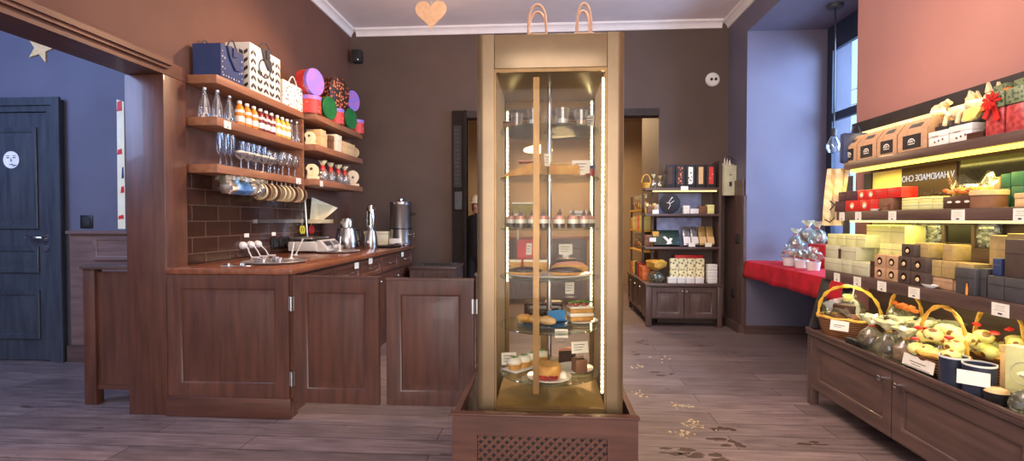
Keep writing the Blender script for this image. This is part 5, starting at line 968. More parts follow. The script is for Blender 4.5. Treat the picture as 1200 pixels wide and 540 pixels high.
# chocolate basket in cellophane
ya, yb_ = m2(1145), m2(1103); t = thing('gift_basket', 'chocolate gift box in cellophane with orange ribbons, middle rack shelf', 'gift basket', (X2r+.075, (ya+yb_)/2, ZT2)); w_ = yb_-ya-.004
MB().box(-.05, .05, -w_/2, w_/2, 0, .058, bev=.003).build('box', 'choc', t)
m = MB(); g = random.Random(5); [m.ico((g.uniform(-.03, .03), g.uniform(-.8, .8)*w_/2, .075), .024, 1, jit=.15, rg=g) for k in range(12)]; m.build('sweets', 'straw', t)
MB().lathe([(.8, .059), (.95, .08), (.9, .11), (1.15, .145)], n=20, jit=.09, sx=.055, sy=w_/2, sm=False, rg=g).build('wrapper', 'cello', t)
m = MB(); [m.ico((-.052, -w_*.4+w_*.16*k, .076+.008*(k % 2)), .016, 1, sc=(.5, 1.5, .6), jit=.2) for k in range(6)]; m.build('ribbons', 'orangerib', t)
m = MB(); m.M = faceXm(-.0505, 0, .012); [m.ico((-.06+.05*k, .018, 0), .012, 1, sc=(1.5, .5, .1)) for k in range(3)]; m.build('print', 'card', t)
t = thing('round_box', 'round wooden box with pale lid on the middle rack shelf', 'box', (X2r+.07, m2(1158.5, X2r+.07), ZT2)); MB().lathe([(0, 0), (.062, 0), (.062, .055), (0, .055)], n=26).build('body', 'browncard', t); MB().lathe([(0, .0555), (.066, .0555), (.066, .075), (.064, .077), (0, .077)], n=26).build('lid', 'kraftl', t)
for k, (u0, u1, m_, dx, h, lab) in enumerate(((1150, 1159, 'teal', .03, .135, 'narrow teal box behind the round wooden box'), (1159.4, 1171, 'kraft', .035, .14, 'upright kraft book box between the teal boxes'), (1171.4, 1183, 'teal', .045, .15, 'large teal box, left of two at the near end of the shelf'), (1183.4, 1199, 'teal', .05, .155, 'large teal box, right of two at the near end of the shelf'), (1199.4, 1214, 'kraft', .045, .16, 'upright kraft box at the near edge of the middle shelf'))):
    X = X2r+.155; yA, yB_ = YR(u1, X), YR(u0, X); slab('tall_box', lab, 'box', (X, X+dx, yA+.001, yB_-.001, ZT2, ZT2+h), m_, 'tall boxes on the middle rack shelf')
slab('cream_box', 'low cream box at the near edge of the middle rack shelf', 'box', (X2r+.03, X2r+.13, m2(1216), m2(1184.5), ZT2, ZT2+.055), 'kraftl')
# cream printed tote hanging at the far end
t = thing('cream_towel', 'cream printed cloth hanging from the far end of the rack', 'towel', (1.845, RYF+.0015, 1.16))
m = MB(); n = 7
g = random.Random(9); rows = []
for j in range(9): rows.append([m.v((-.045+.135*i/n+.0*j+.03*j/8, .010*math.sin(i*1.9+j*.35)+.013, .37*j/8)) for i in range(n+1)])
for a, b in zip(rows, rows[1:]):
    for i in range(n): m.f([a[i], a[i+1], b[i+1], b[i]], 0, True)
m.build('cloth', 'linenprint', t)
m = MB(); m.M = faceY(-.005, -.0012, .10); m.tube([(0, 0, 0), (.03, .035, 0), (.0, .06, 0)], .004, 5); m.tube([(-.03, -.06, 0), (.0, -.08, .0), (.03, -.05, 0)], .004, 5); m.build('print', 'blackmat', t)
# price cards along the shelf edges
for X, z, rows_ in ((X2r, 1.222, ((987, .055, 'farthest, under purple boxes'), (1006, .058, 'second, under red boxes'), (1046, .06, 'below the dark brown box'), (1123, .075, 'below the chocolate gift box'), (1196, .06, 'at the right edge of view'))), (RS[0][0], .845, ((982, .062, 'farthest, under the grey green boxes'), (1006, .068, 'second from the far end'), (1035, .07, 'under the kraft cube boxes'), (1073, .075, 'under the dark cube boxes'), (1175, .078, 'under the black boxes')))):
    for u, w_, lab in rows_: price(f'white price card on the {"middle" if X == X2r else "lower"} rack shelf edge, {lab}', faceXm(X, YR(u, X), z-.004), w_, .052, 'price cards on the display rack')
# --- lower shelf
ZT3, X3r = RS[0][2]+.0006, RS[0][0]
GG = 'pale cartons on the lower rack shelf'
rows_ = [(.078, X3r+.012, ((967, 986.5, 'greygreen', 'grey green carton, bottom row, farthest'), (986.8, 999, 'greygreen', 'grey green carton, bottom row, second from the far end'), (999.3, 1019, 'greygreen', 'grey green carton, bottom row, beside the kraft cubes'))),
         (.080, X3r+.03, ((968, 982, 'greygreen', 'grey green carton, second row, farthest'), (986, 1004, 'greygreen', 'grey green carton, second row, next to the dark gap'),)),
         (.072, X3r+.05, ((970, 980, 'palegreen', 'pale green carton, third row, farthest'), (980.3, 991, 'palegreen', 'pale green carton, third row, second from the far end'), (991.3, 1003, 'palegreen', 'pale green carton, third row, third from the far end'), (1003.3, 1015, 'palegreen', 'pale green carton, third row, fourth from the far end')))]
z = ZT3
for r_, (h, X, its) in enumerate(rows_):
    for u0, u1, m_, lab in its: cube_box('carton', lab+' on the lower rack shelf', u0, u1, z, h, X, .10, m_, GG)
    z += h+.0006
cube_box('chocolate_box', 'small dark box in the gap of the second carton row', 982.3, 985.7, ZT3+.0786, .06, X3r+.035, .06, 'choc')
# stack behind, bright pale green, up to the shelf above
XA = X3r+.13; z = ZT3
for r_, (h, us_) in enumerate(((.095, ((1016, 1027), (1027.3, 1046), (1046.3, 1062))), (.095, ((1016, 1027), (1027.3, 1046), (1046.3, 1062))), (.100, ((1015.5, 1043), (1043.3, 1061))))):
    for k, (u0, u1) in enumerate(us_): cube_box('carton', f'bright pale green carton in the rear stack, {["bottom", "middle", "top"][r_]} row, {["far", "middle", "near"][k] if len(us_) == 3 else ["far", "near"][k]} one', u0, u1, z, h, XA, .11, 'cream', GG)
    z += h+.0006
# cube boxes with round windows
def cubes(us_, rows, X, h, m_, lab, grp, dx=.085):
    z = ZT3
    for r_ in range(rows):
        for k, (u0, u1) in enumerate(us_): cube_box('window_box', f'{lab}, {["lower", "upper"][r_]} row, {["left", "middle", "right"][k] if len(us_) == 3 else ["left", "right"][k]}', u0, u1, z, h, X, dx, m_, grp, 'choc')
        z += h+.0006
cubes(((1025.5, 1038.5), (1039, 1053)), 2, X3r+.012, .066, 'kraft', 'kraft cube box with round window', 'kraft cube boxes with round windows')
cubes(((1053.5, 1067.5), (1068, 1086)), 2, X3r+.012, .068, 'darkbox', 'dark brown cube box with round window', 'dark cube boxes with round windows')
cube_box('window_box', 'dark brown cube box with round window on top of the dark cubes', 1057, 1072, ZT3+.1375, .062, X3r+.02, .09, 'darkbox', 'dark cube boxes with round windows', 'choc')
for k, z in enumerate((ZT3, ZT3+.0306, ZT3+.0612)): box1('chocolate_bar', f'thin dark chocolate pack beside the kraft cubes, {["bottom", "middle", "top"][k]} of three', 'chocolate', (X3r+.016, X3r+.085, YR(1025, X3r+.012), YR(1019.6, X3r+.012), z, z+.03), 'choc', 'thin chocolate packs')
for k, (u0, u1, z, h, X, m_, lab) in enumerate(((1086.4, 1104, ZT3+.055, .075, X3r+.04, 'olive', 'kraft carton beside the dark cubes, farthest of the kraft row'), (1104.3, 1120, ZT3+.055, .075, X3r+.04, 'olive', 'kraft carton, second of the kraft row beyond the picture frame'), (1120.3, 1142, ZT3+.055, .075, X3r+.05, 'olive', 'kraft carton at the near end of the kraft row'), (1105, 1117, ZT3+.1315, .075, X3r+.075, 'olive', 'kraft carton standing on top of the kraft row'), (1072.6, 1088, ZT3+.1375, .07, X3r+.05, 'olive', 'kraft carton on the dark cubes beside the window cube'))):
    cube_box('kraft_carton', lab, u0, u1, z, h, X, .085, m_, 'kraft cartons on the lower rack shelf')
cube_box('kraft_carton', 'flat kraft carton lying under the kraft row, far part', 1088, 1118, ZT3, .054, X3r+.045, .085, 'kraft', 'kraft cartons on the lower rack shelf'); cube_box('kraft_carton', 'flat kraft carton lying under the kraft row, near part', 1118.4, 1145, ZT3, .054, X3r+.05, .085, 'kraft', 'kraft cartons on the lower rack shelf')
t = thing('saucer', 'white saucer at the edge of the lower rack shelf', 'saucer', (X3r+.022, YR(1091, X3r+.022), ZT3)); MB().lathe([(0, 0), (.03, 0), (.05, .012), (.052, .016), (.03, .006), (0, .006)], n=22, sx=.4).build('saucer', 'plate', t)
cube_box('black_box', 'black box with a small bottle picture on the lower rack shelf', 1121, 1144, ZT3+.0, .115, X3r+.0105, .038, 'slate', 'black boxes on the lower rack shelf')
t = thing('small_bottle', 'small amber bottle standing before the black box', 'bottle', (X3r+.005, YR(1133, X3r+.0), ZT3)); t.location.x = X3r+.0058
MB().lathe([(0, 0), (.0045, 0), (.0045, .03), (.0025, .04), (.0025, .05), (0, .05)], n=10).build('bottle', 'orange', t); MB().lathe([(0, .0502), (.003, .0502), (.003, .058), (0, .058)], n=8).build('cap', 'black', t)
cube_box('black_box', 'black box beside the small amber bottle', 1146, 1158, ZT3, .118, X3r+.03, .09, 'slate', 'black boxes on the lower rack shelf')
for k, (u0, u1, z, h, X, m_, lab) in enumerate(((1158.4, 1178, ZT3, .095, X3r+.012, 'slate', 'wide black carton in the lower row at the near end, left'), (1178.4, 1204, ZT3, .095, X3r+.012, 'slate', 'wide black carton in the lower row at the near end, right'), (1164, 1174, ZT3+.0956, .07, X3r+.03, 'navy', 'small dark blue box on the wide black cartons'), (1178, 1206, ZT3+.0956, .15, X3r+.03, 'darkbox', 'tall dark carton with pale top at the near edge of the lower shelf'), (1160, 1180, ZT3+.0956, .16, X3r+.125, 'olive', 'tall kraft carton behind the small dark blue box'), (1180.4, 1210, ZT3+.0956, .17, X3r+.125, 'olive', 'tall kraft carton at the near edge of the lower shelf'))):
    cube_box('carton', lab, u0, u1, z, h, X, .09 if X < X3r+.1 else .09, m_, 'cartons at the near end of the lower rack shelf')
cube_box('carton', 'kraft carton hidden under the tall kraft cartons, lower rack shelf', 1162, 1206, ZT3, .095, X3r+.125, .09, 'kraft', 'cartons at the near end of the lower rack shelf')
# bags of chips and a picture frame at the back
def chips(label, u0, u1, z0, h, X):
    ya, yb_ = YR(u1, X), YR(u0, X); t = thing('sweet_bag', label, 'wrapped sweets', (X+.02, (ya+yb_)/2, z0), 0, 'clear bags of grey blue sweets'); w_ = (yb_-ya)/2-.002
    g = random.Random(int(u0)); m = MB(); [m.ico((g.uniform(-.008, .008), g.uniform(-.92, .92)*w_, g.uniform(.06, .92)*h), .014, 1, jit=.3, sc=(.8, 1.2, .8), rg=g) for k in range(70)]; m.build('sweets', 'chips', t)
    MB().box(-.022, .022, -w_, w_, 0, h, bev=.01).build('bag', 'cellod', t); return t
riser = MB().box(X3r+.23, X3r+.285, 1.9, 2.76, ZT3, ZT3+.19).build('riser', 'dy'); tag(riser, 'dark wooden riser at the back of the lower rack shelf', 'riser')
chips('clear bag of grey blue sweets left of the picture frame', 1064, 1103, ZT3+.1906, .125, X3r+.237); chips('clear bag of grey blue sweets right of the picture frame', 1143, 1166, ZT3+.1906, .125, X3r+.237)
XF = X3r+.228; ya, yb_ = YR(1142, XF), YR(1104, XF); t = thing('framed_picture', 'dark wooden picture frame between the bags of grey blue sweets', 'picture frame', (XF, (ya+yb_)/2, ZT3+.1906)); w_ = (yb_-ya)/2
MB().box(0, .02, -w_, w_, 0, .018).box(0, .02, -w_, w_, .105, .123).box(0, .02, -w_, -w_+.018, .018, .105).box(0, .02, w_-.018, w_, .018, .105).build('frame', 'dz', t); MB().box(.008, .014, -w_+.018, w_-.018, .018, .105).build('picture', 'black', t)
# ------------------------------------------------------------------ baskets and bags on the base cabinet
ZB = .4806
YBv = lambda u, X: at(u, 380, X=X).y
def basket(label, c, rx, ry, h, handle=None, rz=0, seed=0, mh='straw', contents=None, cm=None, htop=.2, hd='y'):
    t = thing('wicker_basket', label, 'basket', c, rz, 'wicker baskets on the base cabinet')
    MB().lathe([(0, 0), (.82, 0), (.9, h*.4), (1.0, h), (.94, h), (.84, h*.4), (.76, .01), (0, .01)], n=28, sx=rx, sy=ry).build('weave', 'wicker', t)
    m = MB(); m.tube([(rx*.98*math.cos(a), ry*.98*math.sin(a), h+.004*math.sin(8*a)) for a in [i*math.pi/14 for i in range(28)]], .010, 6, closed=True); m.build('rim', mh, t)
    if handle:
        m = MB(); n = 18
        for s in (0, 1): m.tube([((rx if hd == 'x' else 0)*math.cos(math.pi*i/n)+.006*math.sin(i*1.3+s*3.1), (ry if hd == 'y' else 0)*math.cos(math.pi*i/n), h*.8+htop*math.sin(math.pi*i/n)**.75+.006*math.cos(i*1.3+s*3.1)) for i in range(n+1)], .0062, 6)
        m.build('handle', handle, t)
    if contents:
        g = random.Random(seed); m = MB()
        contents(m, g); m.build('contents', cm, t)
    return t
x = 1.86; y = YBv(990, x)
def fill1(m, g):
    for k in range(10): m.ico((g.uniform(-.6, .6)*.12, g.uniform(-.6, .6)*.14, .085+g.uniform(0, .05)), .032, 1, jit=.12, rg=g)
t = basket('large wicker basket with tall yellow handle at the far end of the base cabinet', (1.862, 3.275, ZB), .175, .125, .115, 'yellowpaint', R(-50), 2, 'straw', fill1, 'browncard', .215, 'x')
MB().lathe([(.95, .116), (.9, .15), (.55, .20), (.2, .235), (.3, .265)], n=16, jit=.14, sx=.15, sy=.11, sm=False, rg=random.Random(4)).build('wrapper', 'cello', t)
MB().box(-.06, .06, -.08, .02, .15, .20, bev=.004).build('brown_box', 'choc', t); m = MB(); m.tube([(0, .03, .20), (.01, .05, .29)], .004, 6); m.build('stick', 'white', t)
MB().lathe([(0, .205), (.03, .21), (.035, .23), (.02, .25), (0, .25)], (-.02, .05, 0), 12, jit=.15).build('yellow_flower', 'yellowfan', t)
m = MB(); m.M = Matrix.Translation((1.745, 3.165, ZB+.055)) @ Matrix.Rotation(R(-50), 4, 'Z'); m.M = m.M @ Matrix.Rotation(R(-12), 4, 'X') @ frame((0, 0, 0), (1, 0, 0), (0, 0, 1), (0, -1, 0)); m.box(-.05, .05, 0, .06, 0, .002, 0); m.box(-.03, .03, .03, .034, .0021, .0026, 1); m.box(-.03, .01, .02, .023, .0021, .0026, 1)
tag(m.build('price_card', ['card', 'ink']), 'white price card leaning on the large wicker basket', 'price card', 'price cards on the base cabinet')
for lab, x_, y_ in (('small black box at the foot of the large wicker basket', 1.735, 3.0),):
    box1('black_box', lab, 'box', (x_-.02, x_+.05, y_-.05, y_+.05, ZB, ZB+.045), 'black')
t = basket('wicker basket with yellow handle and orange ribbon against the back', (1.99, 2.97, ZB), .09, .11, .12, 'straw', R(10), 3, 'straw', fill1, 'foil', .24, 'y')
m = MB(); [m.ico((-.04+.01*k, -.10+.035*k, .23+.012*(k % 2)), .025, 1, sc=(.5, 1.2, .6), jit=.25) for k in range(6)]; m.build('ribbon', 'orangerib', t)
MB().lathe([(.9, .12), (.95, .16), (.6, .21), (.3, .23)], n=14, jit=.15, sx=.09, sy=.11, sm=False, rg=random.Random(6)).build('wrapper', 'cello', t)
# bags of sweets in cellophane
bags = [(1.79, 2.935, .07, .19), (1.835, 3.005, .06, .17), (1.79, 2.795, .075, .19), (1.885, 2.835, .068, .20), (1.785, 2.655, .07, .18), (1.90, 2.725, .075, .20), (2.0, 2.80, .065, .20), (2.0, 2.66, .065, .21), (1.94, 2.64, .05, .17)]
for k, (x_, y_, r_, h_) in enumerate(bags):
    lab = ['front row, first from the large basket', 'second row, beside the large basket', 'front row, second from the large basket', 'second row, behind the second front bag', 'front row, third, behind the long price card', 'second row, third from the large basket', 'back row, left of the egg basket', 'back row, nearest the egg basket', 'second row, touching the egg basket'][k]
    cello_bag(f'cellophane bag of brown sweets, {lab}', (x_, y_, ZB), r_*.86, h_, ['choc', 'browncard', 'darkbox'][k % 3], group='cellophane sweet bags on the base cabinet', rib='straw' if k % 3 else 'ribbon', seed=60+k, ruff=1.0)
m = MB(); m.M = Matrix.Translation((1.728, 2.50, ZB+.0005)) @ Matrix.Rotation(R(10), 4, 'Y') @ frame((0, 0, 0), (0, -1, 0), (0, 0, 1), (-1, 0, 0)); m.box(-.10, .10, .02, .075, 0, .002, 0); m.box(-.05, .05, .045, .049, .0021, .0026, 1); m.box(-.04, .02, .034, .037, .0021, .0026, 1); m.M = Matrix.Translation((1.728, 2.50, ZB+.0005)); m.box(.002, .035, -.08, .08, 0, .025, 2)
tag(m.build('price_card', ['card', 'ink', 'black']), 'long white price card on a dark stand before the sweet bags', 'price card', 'price cards on the base cabinet')
# egg baskets
def eggs(m, g):
    for k in range(22): m.ico((g.uniform(-.8, .8)*.09, g.uniform(-.8, .8)*.115, .09+g.uniform(0, .12)), .035, 2, sc=(1, 1.2, .9), rg=g)
t = basket('wicker basket of spotted yellow eggs with arched wooden handle', (1.815, 2.465, ZB), .08, .11, .10, 'straw', R(15), 8, 'straw', eggs, 'egg', .24, 'y'); m = MB(); g = random.Random(2); [MB().ico((g.uniform(-.09, .02), g.uniform(-.1, .1), g.uniform(.15, .24)), .014, 1, sc=(1, 1.4, .7), jit=.3, rg=g).build('ribbon', 'ribbon', t) for k in range(7)]
t = basket('wicker basket of spotted yellow eggs, second one nearer the right edge', (2.005, 2.40, ZB), .07, .12, .12, 'straw', R(5), 9, 'straw', eggs, 'egg', .26, 'y'); m = MB(); g = random.Random(3); [MB().ico((g.uniform(-.09, .02), g.uniform(-.1, .1), g.uniform(.17, .26)), .014, 1, sc=(1, 1.4, .7), jit=.3, rg=g).build('ribbon', 'ribbon', t) for k in range(6)]
def pail(label, c, r, h):
    t = thing('metal_pail', label, 'pail', c, 0, 'dark blue pails'); MB().lathe([(0, 0), (r*.94, 0), (r, h), (r*.95, h), (r*.9, .01), (0, .01)], n=32).build('pail', mat('pail_enamel', S(44, 50, 70), S(36, 42, 60), rough=.45), t)
    MB().lathe([(r*.96, h-.003), (r*1.03, h-.001), (r*1.03, h+.006), (r*.96, h+.006)], n=32).build('rim', 'white', t); return t
pail('dark blue pail before the egg basket, left of two', (1.762, 2.325, ZB), .052, .125); pail('dark blue pail, right of two, behind the folded card', (1.77, 2.205, ZB), .055, .125)
t = thing('dark_bowl', 'low black bowl at the edge near the pails', 'bowl', (1.752, 2.10, ZB)); MB().lathe([(0, 0), (.035, 0), (.045, .05), (.042, .05), (.03, .008), (0, .008)], n=20).build('bowl', 'black', t); MB().lathe([(0, .046), (.040, .046), (.03, .062), (0, .068)], n=14, jit=.1).build('contents', 'kraftl', t)
m = MB(); m.M = Matrix.Translation((1.695, 2.14, ZB+.06)) @ Matrix.Rotation(R(-42), 4, 'Z') @ Matrix.Rotation(R(-10), 4, 'X') @ frame((0, 0, 0), (1, 0, 0), (0, 0, 1), (0, -1, 0)); m.box(-.05, .05, 0, .055, 0, .002, 0); tag(m.build('price_card', 'card'), 'blank white price card leaning on the right dark blue pail', 'price card', 'price cards on the base cabinet')
t = thing('paper_bag', 'plain yellowish kraft bag standing behind the pails', 'bag', (1.95, 2.16, ZB), R(12)); MB().box(-.05, .05, -.10, .10, 0, .17, bev=.008).build('body', 'kraftl', t); m = MB(); m.prism([(-.05, -.10), (.05, -.10), (.01, .0), (.05, .10), (-.05, .10), (-.02, 0)], .1705, .20); m.build('fold', 'kraftl', t)
t = thing('printed_bag', 'pale green printed card bag at the right edge of the base cabinet', 'bag', (1.84, 2.07, ZB), R(20)); MB().box(-.02, .02, -.075, .065, .0, .23, bev=.004).build('body', 'palegreen', t)
m = MB(); m.M = frame((-.0205, 0, 0), (0, -1, 0), (0, 0, 1), (-1, 0, 0)); m.tube([(.045*math.cos(a), .13+.045*math.sin(a), 0) for a in [i*math.pi/9 for i in range(18)]], .002, 4, closed=True); m.box(-.045, .045, .06, .064, 0, .001); m.box(-.035, .03, .045, .048, 0, .001); m.build('print', 'greygreen', t)
m = MB(); m.M = frame((-.0205, 0, 0), (0, -1, 0), (0, 0, 1), (-1, 0, 0)); m.prism([(-.05, .005), (-.03, .01), (-.02, .035), (-.045, .03)], 0, .001); m.prism([(.0, .008), (.02, .02), (.03, .045), (.005, .038)], 0, .001); m.build('leaf_print', 'leaf', t)
cello_bag('clear bag of dark sweets at the right edge beside the printed bag', (1.775, 1.98, ZB), .06, .15, 'slate', seed=77, rib=None)
# ------------------------------------------------------------------ window niche: red cloth and gift bags
zl = .7725; m = MB()
pts = []; ny = 26
yA, yB2 = 3.70, 5.47
rows = []
for j in range(ny+1):
    y_ = yA+(yB2-yA)*j/ny; wv = .008*math.sin(j*1.1)+.006*math.sin(j*2.3)
    rows.append([m.v(p) for p in ((NX-.06, y_, zl+.001), (2.35, y_, zl+.001), (2.10, y_, zl+.0035), (2.066, y_, zl-.004), (2.056+wv*.4, y_, zl-.06), (2.05+wv, y_, zl-.12-.0*j), (2.045+wv*1.4, y_, zl-.165+.006*math.sin(j*.7)))])
for a, b in zip(rows, rows[1:]):
    for i in range(6): m.f([a[i], a[i+1], b[i+1], b[i]], 0, True)
o = m.build('tablecloth', 'redcloth'); o.modifiers.new('thick', 'SOLIDIFY').thickness = .003; tag(o, 'bright red cloth draped over the window ledge in the niche', 'tablecloth')
zc = zl+.005
cy_ = lambda u, X: at(u, 300, X=X).y
t = slab('gift_box', 'flat dark red gift box on the red cloth with a clear wrapped sweet on it', 'box', (2.40, 2.62, cy_(945, 2.40)+.02, cy_(927, 2.40), zc, zc+.13), 'plum'); MB().box(-.113, .113, .0, .03, .0, .1315).build('ribbon', 'linen', t)
t = slab('gift_box', 'tall bright red gift box with pale ribbon beside the rack', 'box', (2.40, 2.62, cy_(965, 2.40), cy_(946.5, 2.40), zc, zc+.20), 'red'); m = MB(); m.box(-.113, .113, -.05, .05, .15, .165); m.build('ribbon', 'card', t)
cello_bag('white wrapped sweets on the flat dark red box', (2.50, cy_(942, 2.52)+.12, zc+.1306), .07, .20, 'foil', seed=31, group='wrapped sweets in the window niche', film='cello')
cello_bag('white wrapped sweets on the tall red box, left of two', (2.47, cy_(957, 2.47)+.16, zc+.2006), .075, .21, 'foil', seed=32, group='wrapped sweets in the window niche'); cello_bag('white wrapped sweets on the tall red box, right of two', (2.49, cy_(965, 2.49)+.10, zc+.2006), .07, .20, 'foil', seed=33, group='wrapped sweets in the window niche')
for k, (u, x_) in enumerate(((925, 2.22), (939, 2.22), (953, 2.22))):
    y_ = cy_(u, x_); t = thing('wrapped_cup', f'white paper cup of wrapped sweets on the red cloth, {["left", "middle", "right"][k]} of three', 'cup', (x_, y_, zc), 0, 'white cups of sweets on the red cloth')
    MB().lathe([(0, 0), (.048, 0), (.058, .07), (.054, .07), (.044, .006), (0, .006)], n=18).build('cup', 'white', t)
    MB().lathe([(.05, .0705), (.075, .10), (.07, .13), (.05, .15), (.03, .155), (.045, .19)], n=13, jit=.2, sm=False, rg=random.Random(90+k)).build('wrapper', 'cello', t)
    m = MB(); g = random.Random(k); [m.ico((g.uniform(-.03, .03), g.uniform(-.03, .03), .10+.01*q), .022, 1, jit=.2, rg=g) for q in range(4)]; m.build('sweets', 'foil' if k else 'pink', t)
    MB().ico((-.05, -.01, .12), .018, 1, sc=(.6, 1.4, .8)).build('bow', 'ribbon', t)
# pendant bulb in the niche
pl = thing('pendant_lamp', 'bare bulb pendant lamp hanging in the window niche', 'lamp', (2.62, 4.88, NZ))
MB().lathe([(0, -.03), (.06, -.03), (.065, -.02), (.065, -.0005), (0, -.0005)], n=24).build('canopy', 'slate', pl); MB().tube([(0, 0, -.03), (0, 0, -1.12)], .007, 6).build('cord', 'black', pl)
MB().lathe([(0, -1.19), (.024, -1.19), (.024, -1.13), (.015, -1.12), (0, -1.12)], n=16).build('socket', 'slate', pl); MB().lathe([(.02, -1.19), (.03, -1.21), (.058, -1.26), (.06, -1.29), (.045, -1.33), (0, -1.35)], n=20).build('bulb', 'bulb', pl)
# far right strip: paper bags on hooks, switch, socket
for k, (y_, lab) in enumerate(((5.78, 'printed grey paper bag hanging on hooks, front one'), (5.86, 'printed grey paper bag hanging on hooks, middle one'), (5.94, 'printed grey paper bag hanging on hooks, rear one'))):
    t = thing('hanging_bag', lab, 'bag', (2.078, y_, 1.46+.02*k), 0, 'paper bags on the far strip'); m = MB(); m.box(-.14+.012*k, -.004, -.035, .03, 0, .33, bev=.006); m.build('bag', 'greygreen', t)
    MB().tube([(-.07, -.02+.04*i/8, .33+.05*math.sin(math.pi*i/8)) for i in range(9)], .005, 6).build('handle', 'card', t); MB().tube([(0, 0, .40), (-.065, 0, .40), (-.07, 0, .375)], .005, 6).build('hook', 'steel', t)
    if k == 0: m = MB(); m.M = faceY(-.07, -.0356, .10); m.prism([(-.012, 0), (.012, 0), (.016, .05), (-.016, .05)], 0, .001); m.box(-.012, .012, .12, .13, 0, .001); m.build('print', 'blackmat', t)
switch('black light switch on the far wooden strip', faceXm(2.0495, 5.63, .99), .05); switch('dark socket plate low on the far wooden strip', faceXm(2.0495, 5.75, .39), .045, name='wall_socket', cat='socket')
# gold flakes spilt on the floor
g = random.Random(12); m = MB()
for (u, v, n_, sx_, sy_) in ((746, 430, 12, .05, .1), (750, 462, 14, .05, .06), (798, 476, 22, .07, .05), (812, 498, 34, .06, .06), (800, 508, 16, .05, .05), (775, 420, 8, .08, .12)):
    cx_, cy0 = at(u, v, Z=0).x, at(u, v, Z=0).y
    for k in range(n_):
        x_, y_ = cx_+g.gauss(0, sx_*.6), cy0+g.gauss(0, sy_*.6); a = g.uniform(0, 6); r_ = g.uniform(.004, .014)
        if x_ > .42: m.prism([(x_+r_*math.cos(a+q*1.57)*g.uniform(.5, 1.3), y_+r_*math.sin(a+q*1.57)*g.uniform(.5, 1.3)) for q in range(4)], .0004, .0018)
o = m.build('gold_flakes', 'scrap'); tag(o, 'gold and white flakes scattered on the floor right of the cake cabinet', 'flakes'); o['kind'] = 'stuff'
m = MB()
for (u, v, n_, sx_, sy_) in ((850, 502, 6, .05, .05), (840, 514, 5, .04, .03), (802, 530, 10, .10, .05), (825, 536, 8, .12, .04), (860, 520, 5, .05, .03), (752, 400, 6, .05, .1), (745, 415, 4, .04, .06), (775, 437, 4, .06, .04), (950, 520, 3, .05, .05)):
    cx_, cy0 = at(u, v, Z=0).x, at(u, v, Z=0).y
    for k in range(n_):
        x_, y_ = cx_+g.gauss(0, sx_*.6), cy0+g.gauss(0, sy_*.6); rx_, ry_ = g.uniform(.012, .05), g.uniform(.008, .022)
        if x_ > .40 and not (x_ < .42 and y_ < 2.95): m.prism([(x_+rx_*math.cos(q*.7)*g.uniform(.6, 1.2), y_+ry_*math.sin(q*.7)*g.uniform(.6, 1.2)) for q in range(9)], .0002, .0008+.0001*(k % 5))
o = m.build('floor_stains', mat('worn_stain', S(66, 48, 40), S(84, 62, 52), rough=.6, scale=30)); tag(o, 'dark worn stains on the planks beside the cake cabinet', 'stains'); o['kind'] = 'stuff'
# ------------------------------------------------------------------ display by the back opening
BX0, BX1, BY = 1.114, 1.944, 5.78
bd = thing('display_cabinet', 'low panelled display cabinet in the far right corner', 'cabinet', (0, 0, 0))
MB().box(BX0+.005, BX1-.005, BY+.02, YB-.001, .09, .455).build('carcass', 'dz', bd); MB().box(BX0-.012, BX1+.01, BY-.012, YB-.001, .4555, .487, bev=.003).build('top', 'dx', bd)
for x in (BX0, BX1-.05): MB().box(x, x+.06 if x == BX0 else x+.05, BY, BY+.05, 0, .455, bev=.002).build('leg', 'dz', bd)
for k, x in enumerate((BX0+.065, BX0+.42)):
    m = MB(); m.M = faceY(x, BY+.0195, .105); m.panel(.35, .34, .018, .055, True, 0, .045); d = m.build('door', 'dz', bd); MB().ico((x+(.33 if k == 0 else .02), BY-.006, .40), .013, 2).build('knob', 'steel', d)
sd = thing('display_cabinet', 'low display cabinet running back through the opening beside the corner cabinet', 'cabinet', (0, 0, 0))
MB().box(BX0+.025, PX1-.001, YB+.0, 7.1, .09, .455).build('carcass', 'dz', sd); MB().box(BX0-.005, PX1-.001, YB+.0, 7.1, .4555, .487, bev=.003).build('top', 'dy', sd)
for k in range(3):
    m = MB(); m.M = faceXm(BX0+.0245, YB+.36+k*.34, .105); m.panel(.32, .34, .018, .05, True, 0, .04); d = m.build('door', 'dz', sd); MB().ico((BX0-.004, YB+.09+k*.34, .40), .013, 2).build('knob', 'steel', d)
for y in (6.75, 7.05): MB().box(BX0+.02, BX0+.07, y, y+.05, 0, .089).build('leg', 'dz', sd)
ds = thing('corner_shelf', 'dark wooden shelf unit of three boards above the corner cabinet', 'shelf', (0, 0, 0))
for z in (.865, 1.235, 1.525): MB().box(BX0-.01, BX1-.03, BY+.04, YB-.001, z, z+.028, bev=.002).build('shelf', 'dx', ds)
for x in (BX1-.029, ): MB().box(x, x+.028, BY+.05, YB-.001, .4875, 1.85).build('side_post', 'dz', ds)
MB().box(BX0+.10, BX0+.125, YB-.05, YB-.001, .4875, 1.80).build('rear_post', 'dz', ds); MB().box(BX0+.08, BX1-.05, BY+.06, BY+.08, 1.508, 1.5245).build('led_strip', 'ledtop', ds)
MB().box(1.30, 1.78, YB-.02, YB-.003, 1.264, 1.50).build('mirror', 'mirrorblue', ds); MB().box(1.28, 1.78, YB-.02, YB-.003, .894, 1.22).build('mirror', 'mirrorblue', ds)
zA, zB_, zC_, zD = 1.5536, 1.2636, .8936, .4876
t0 = None
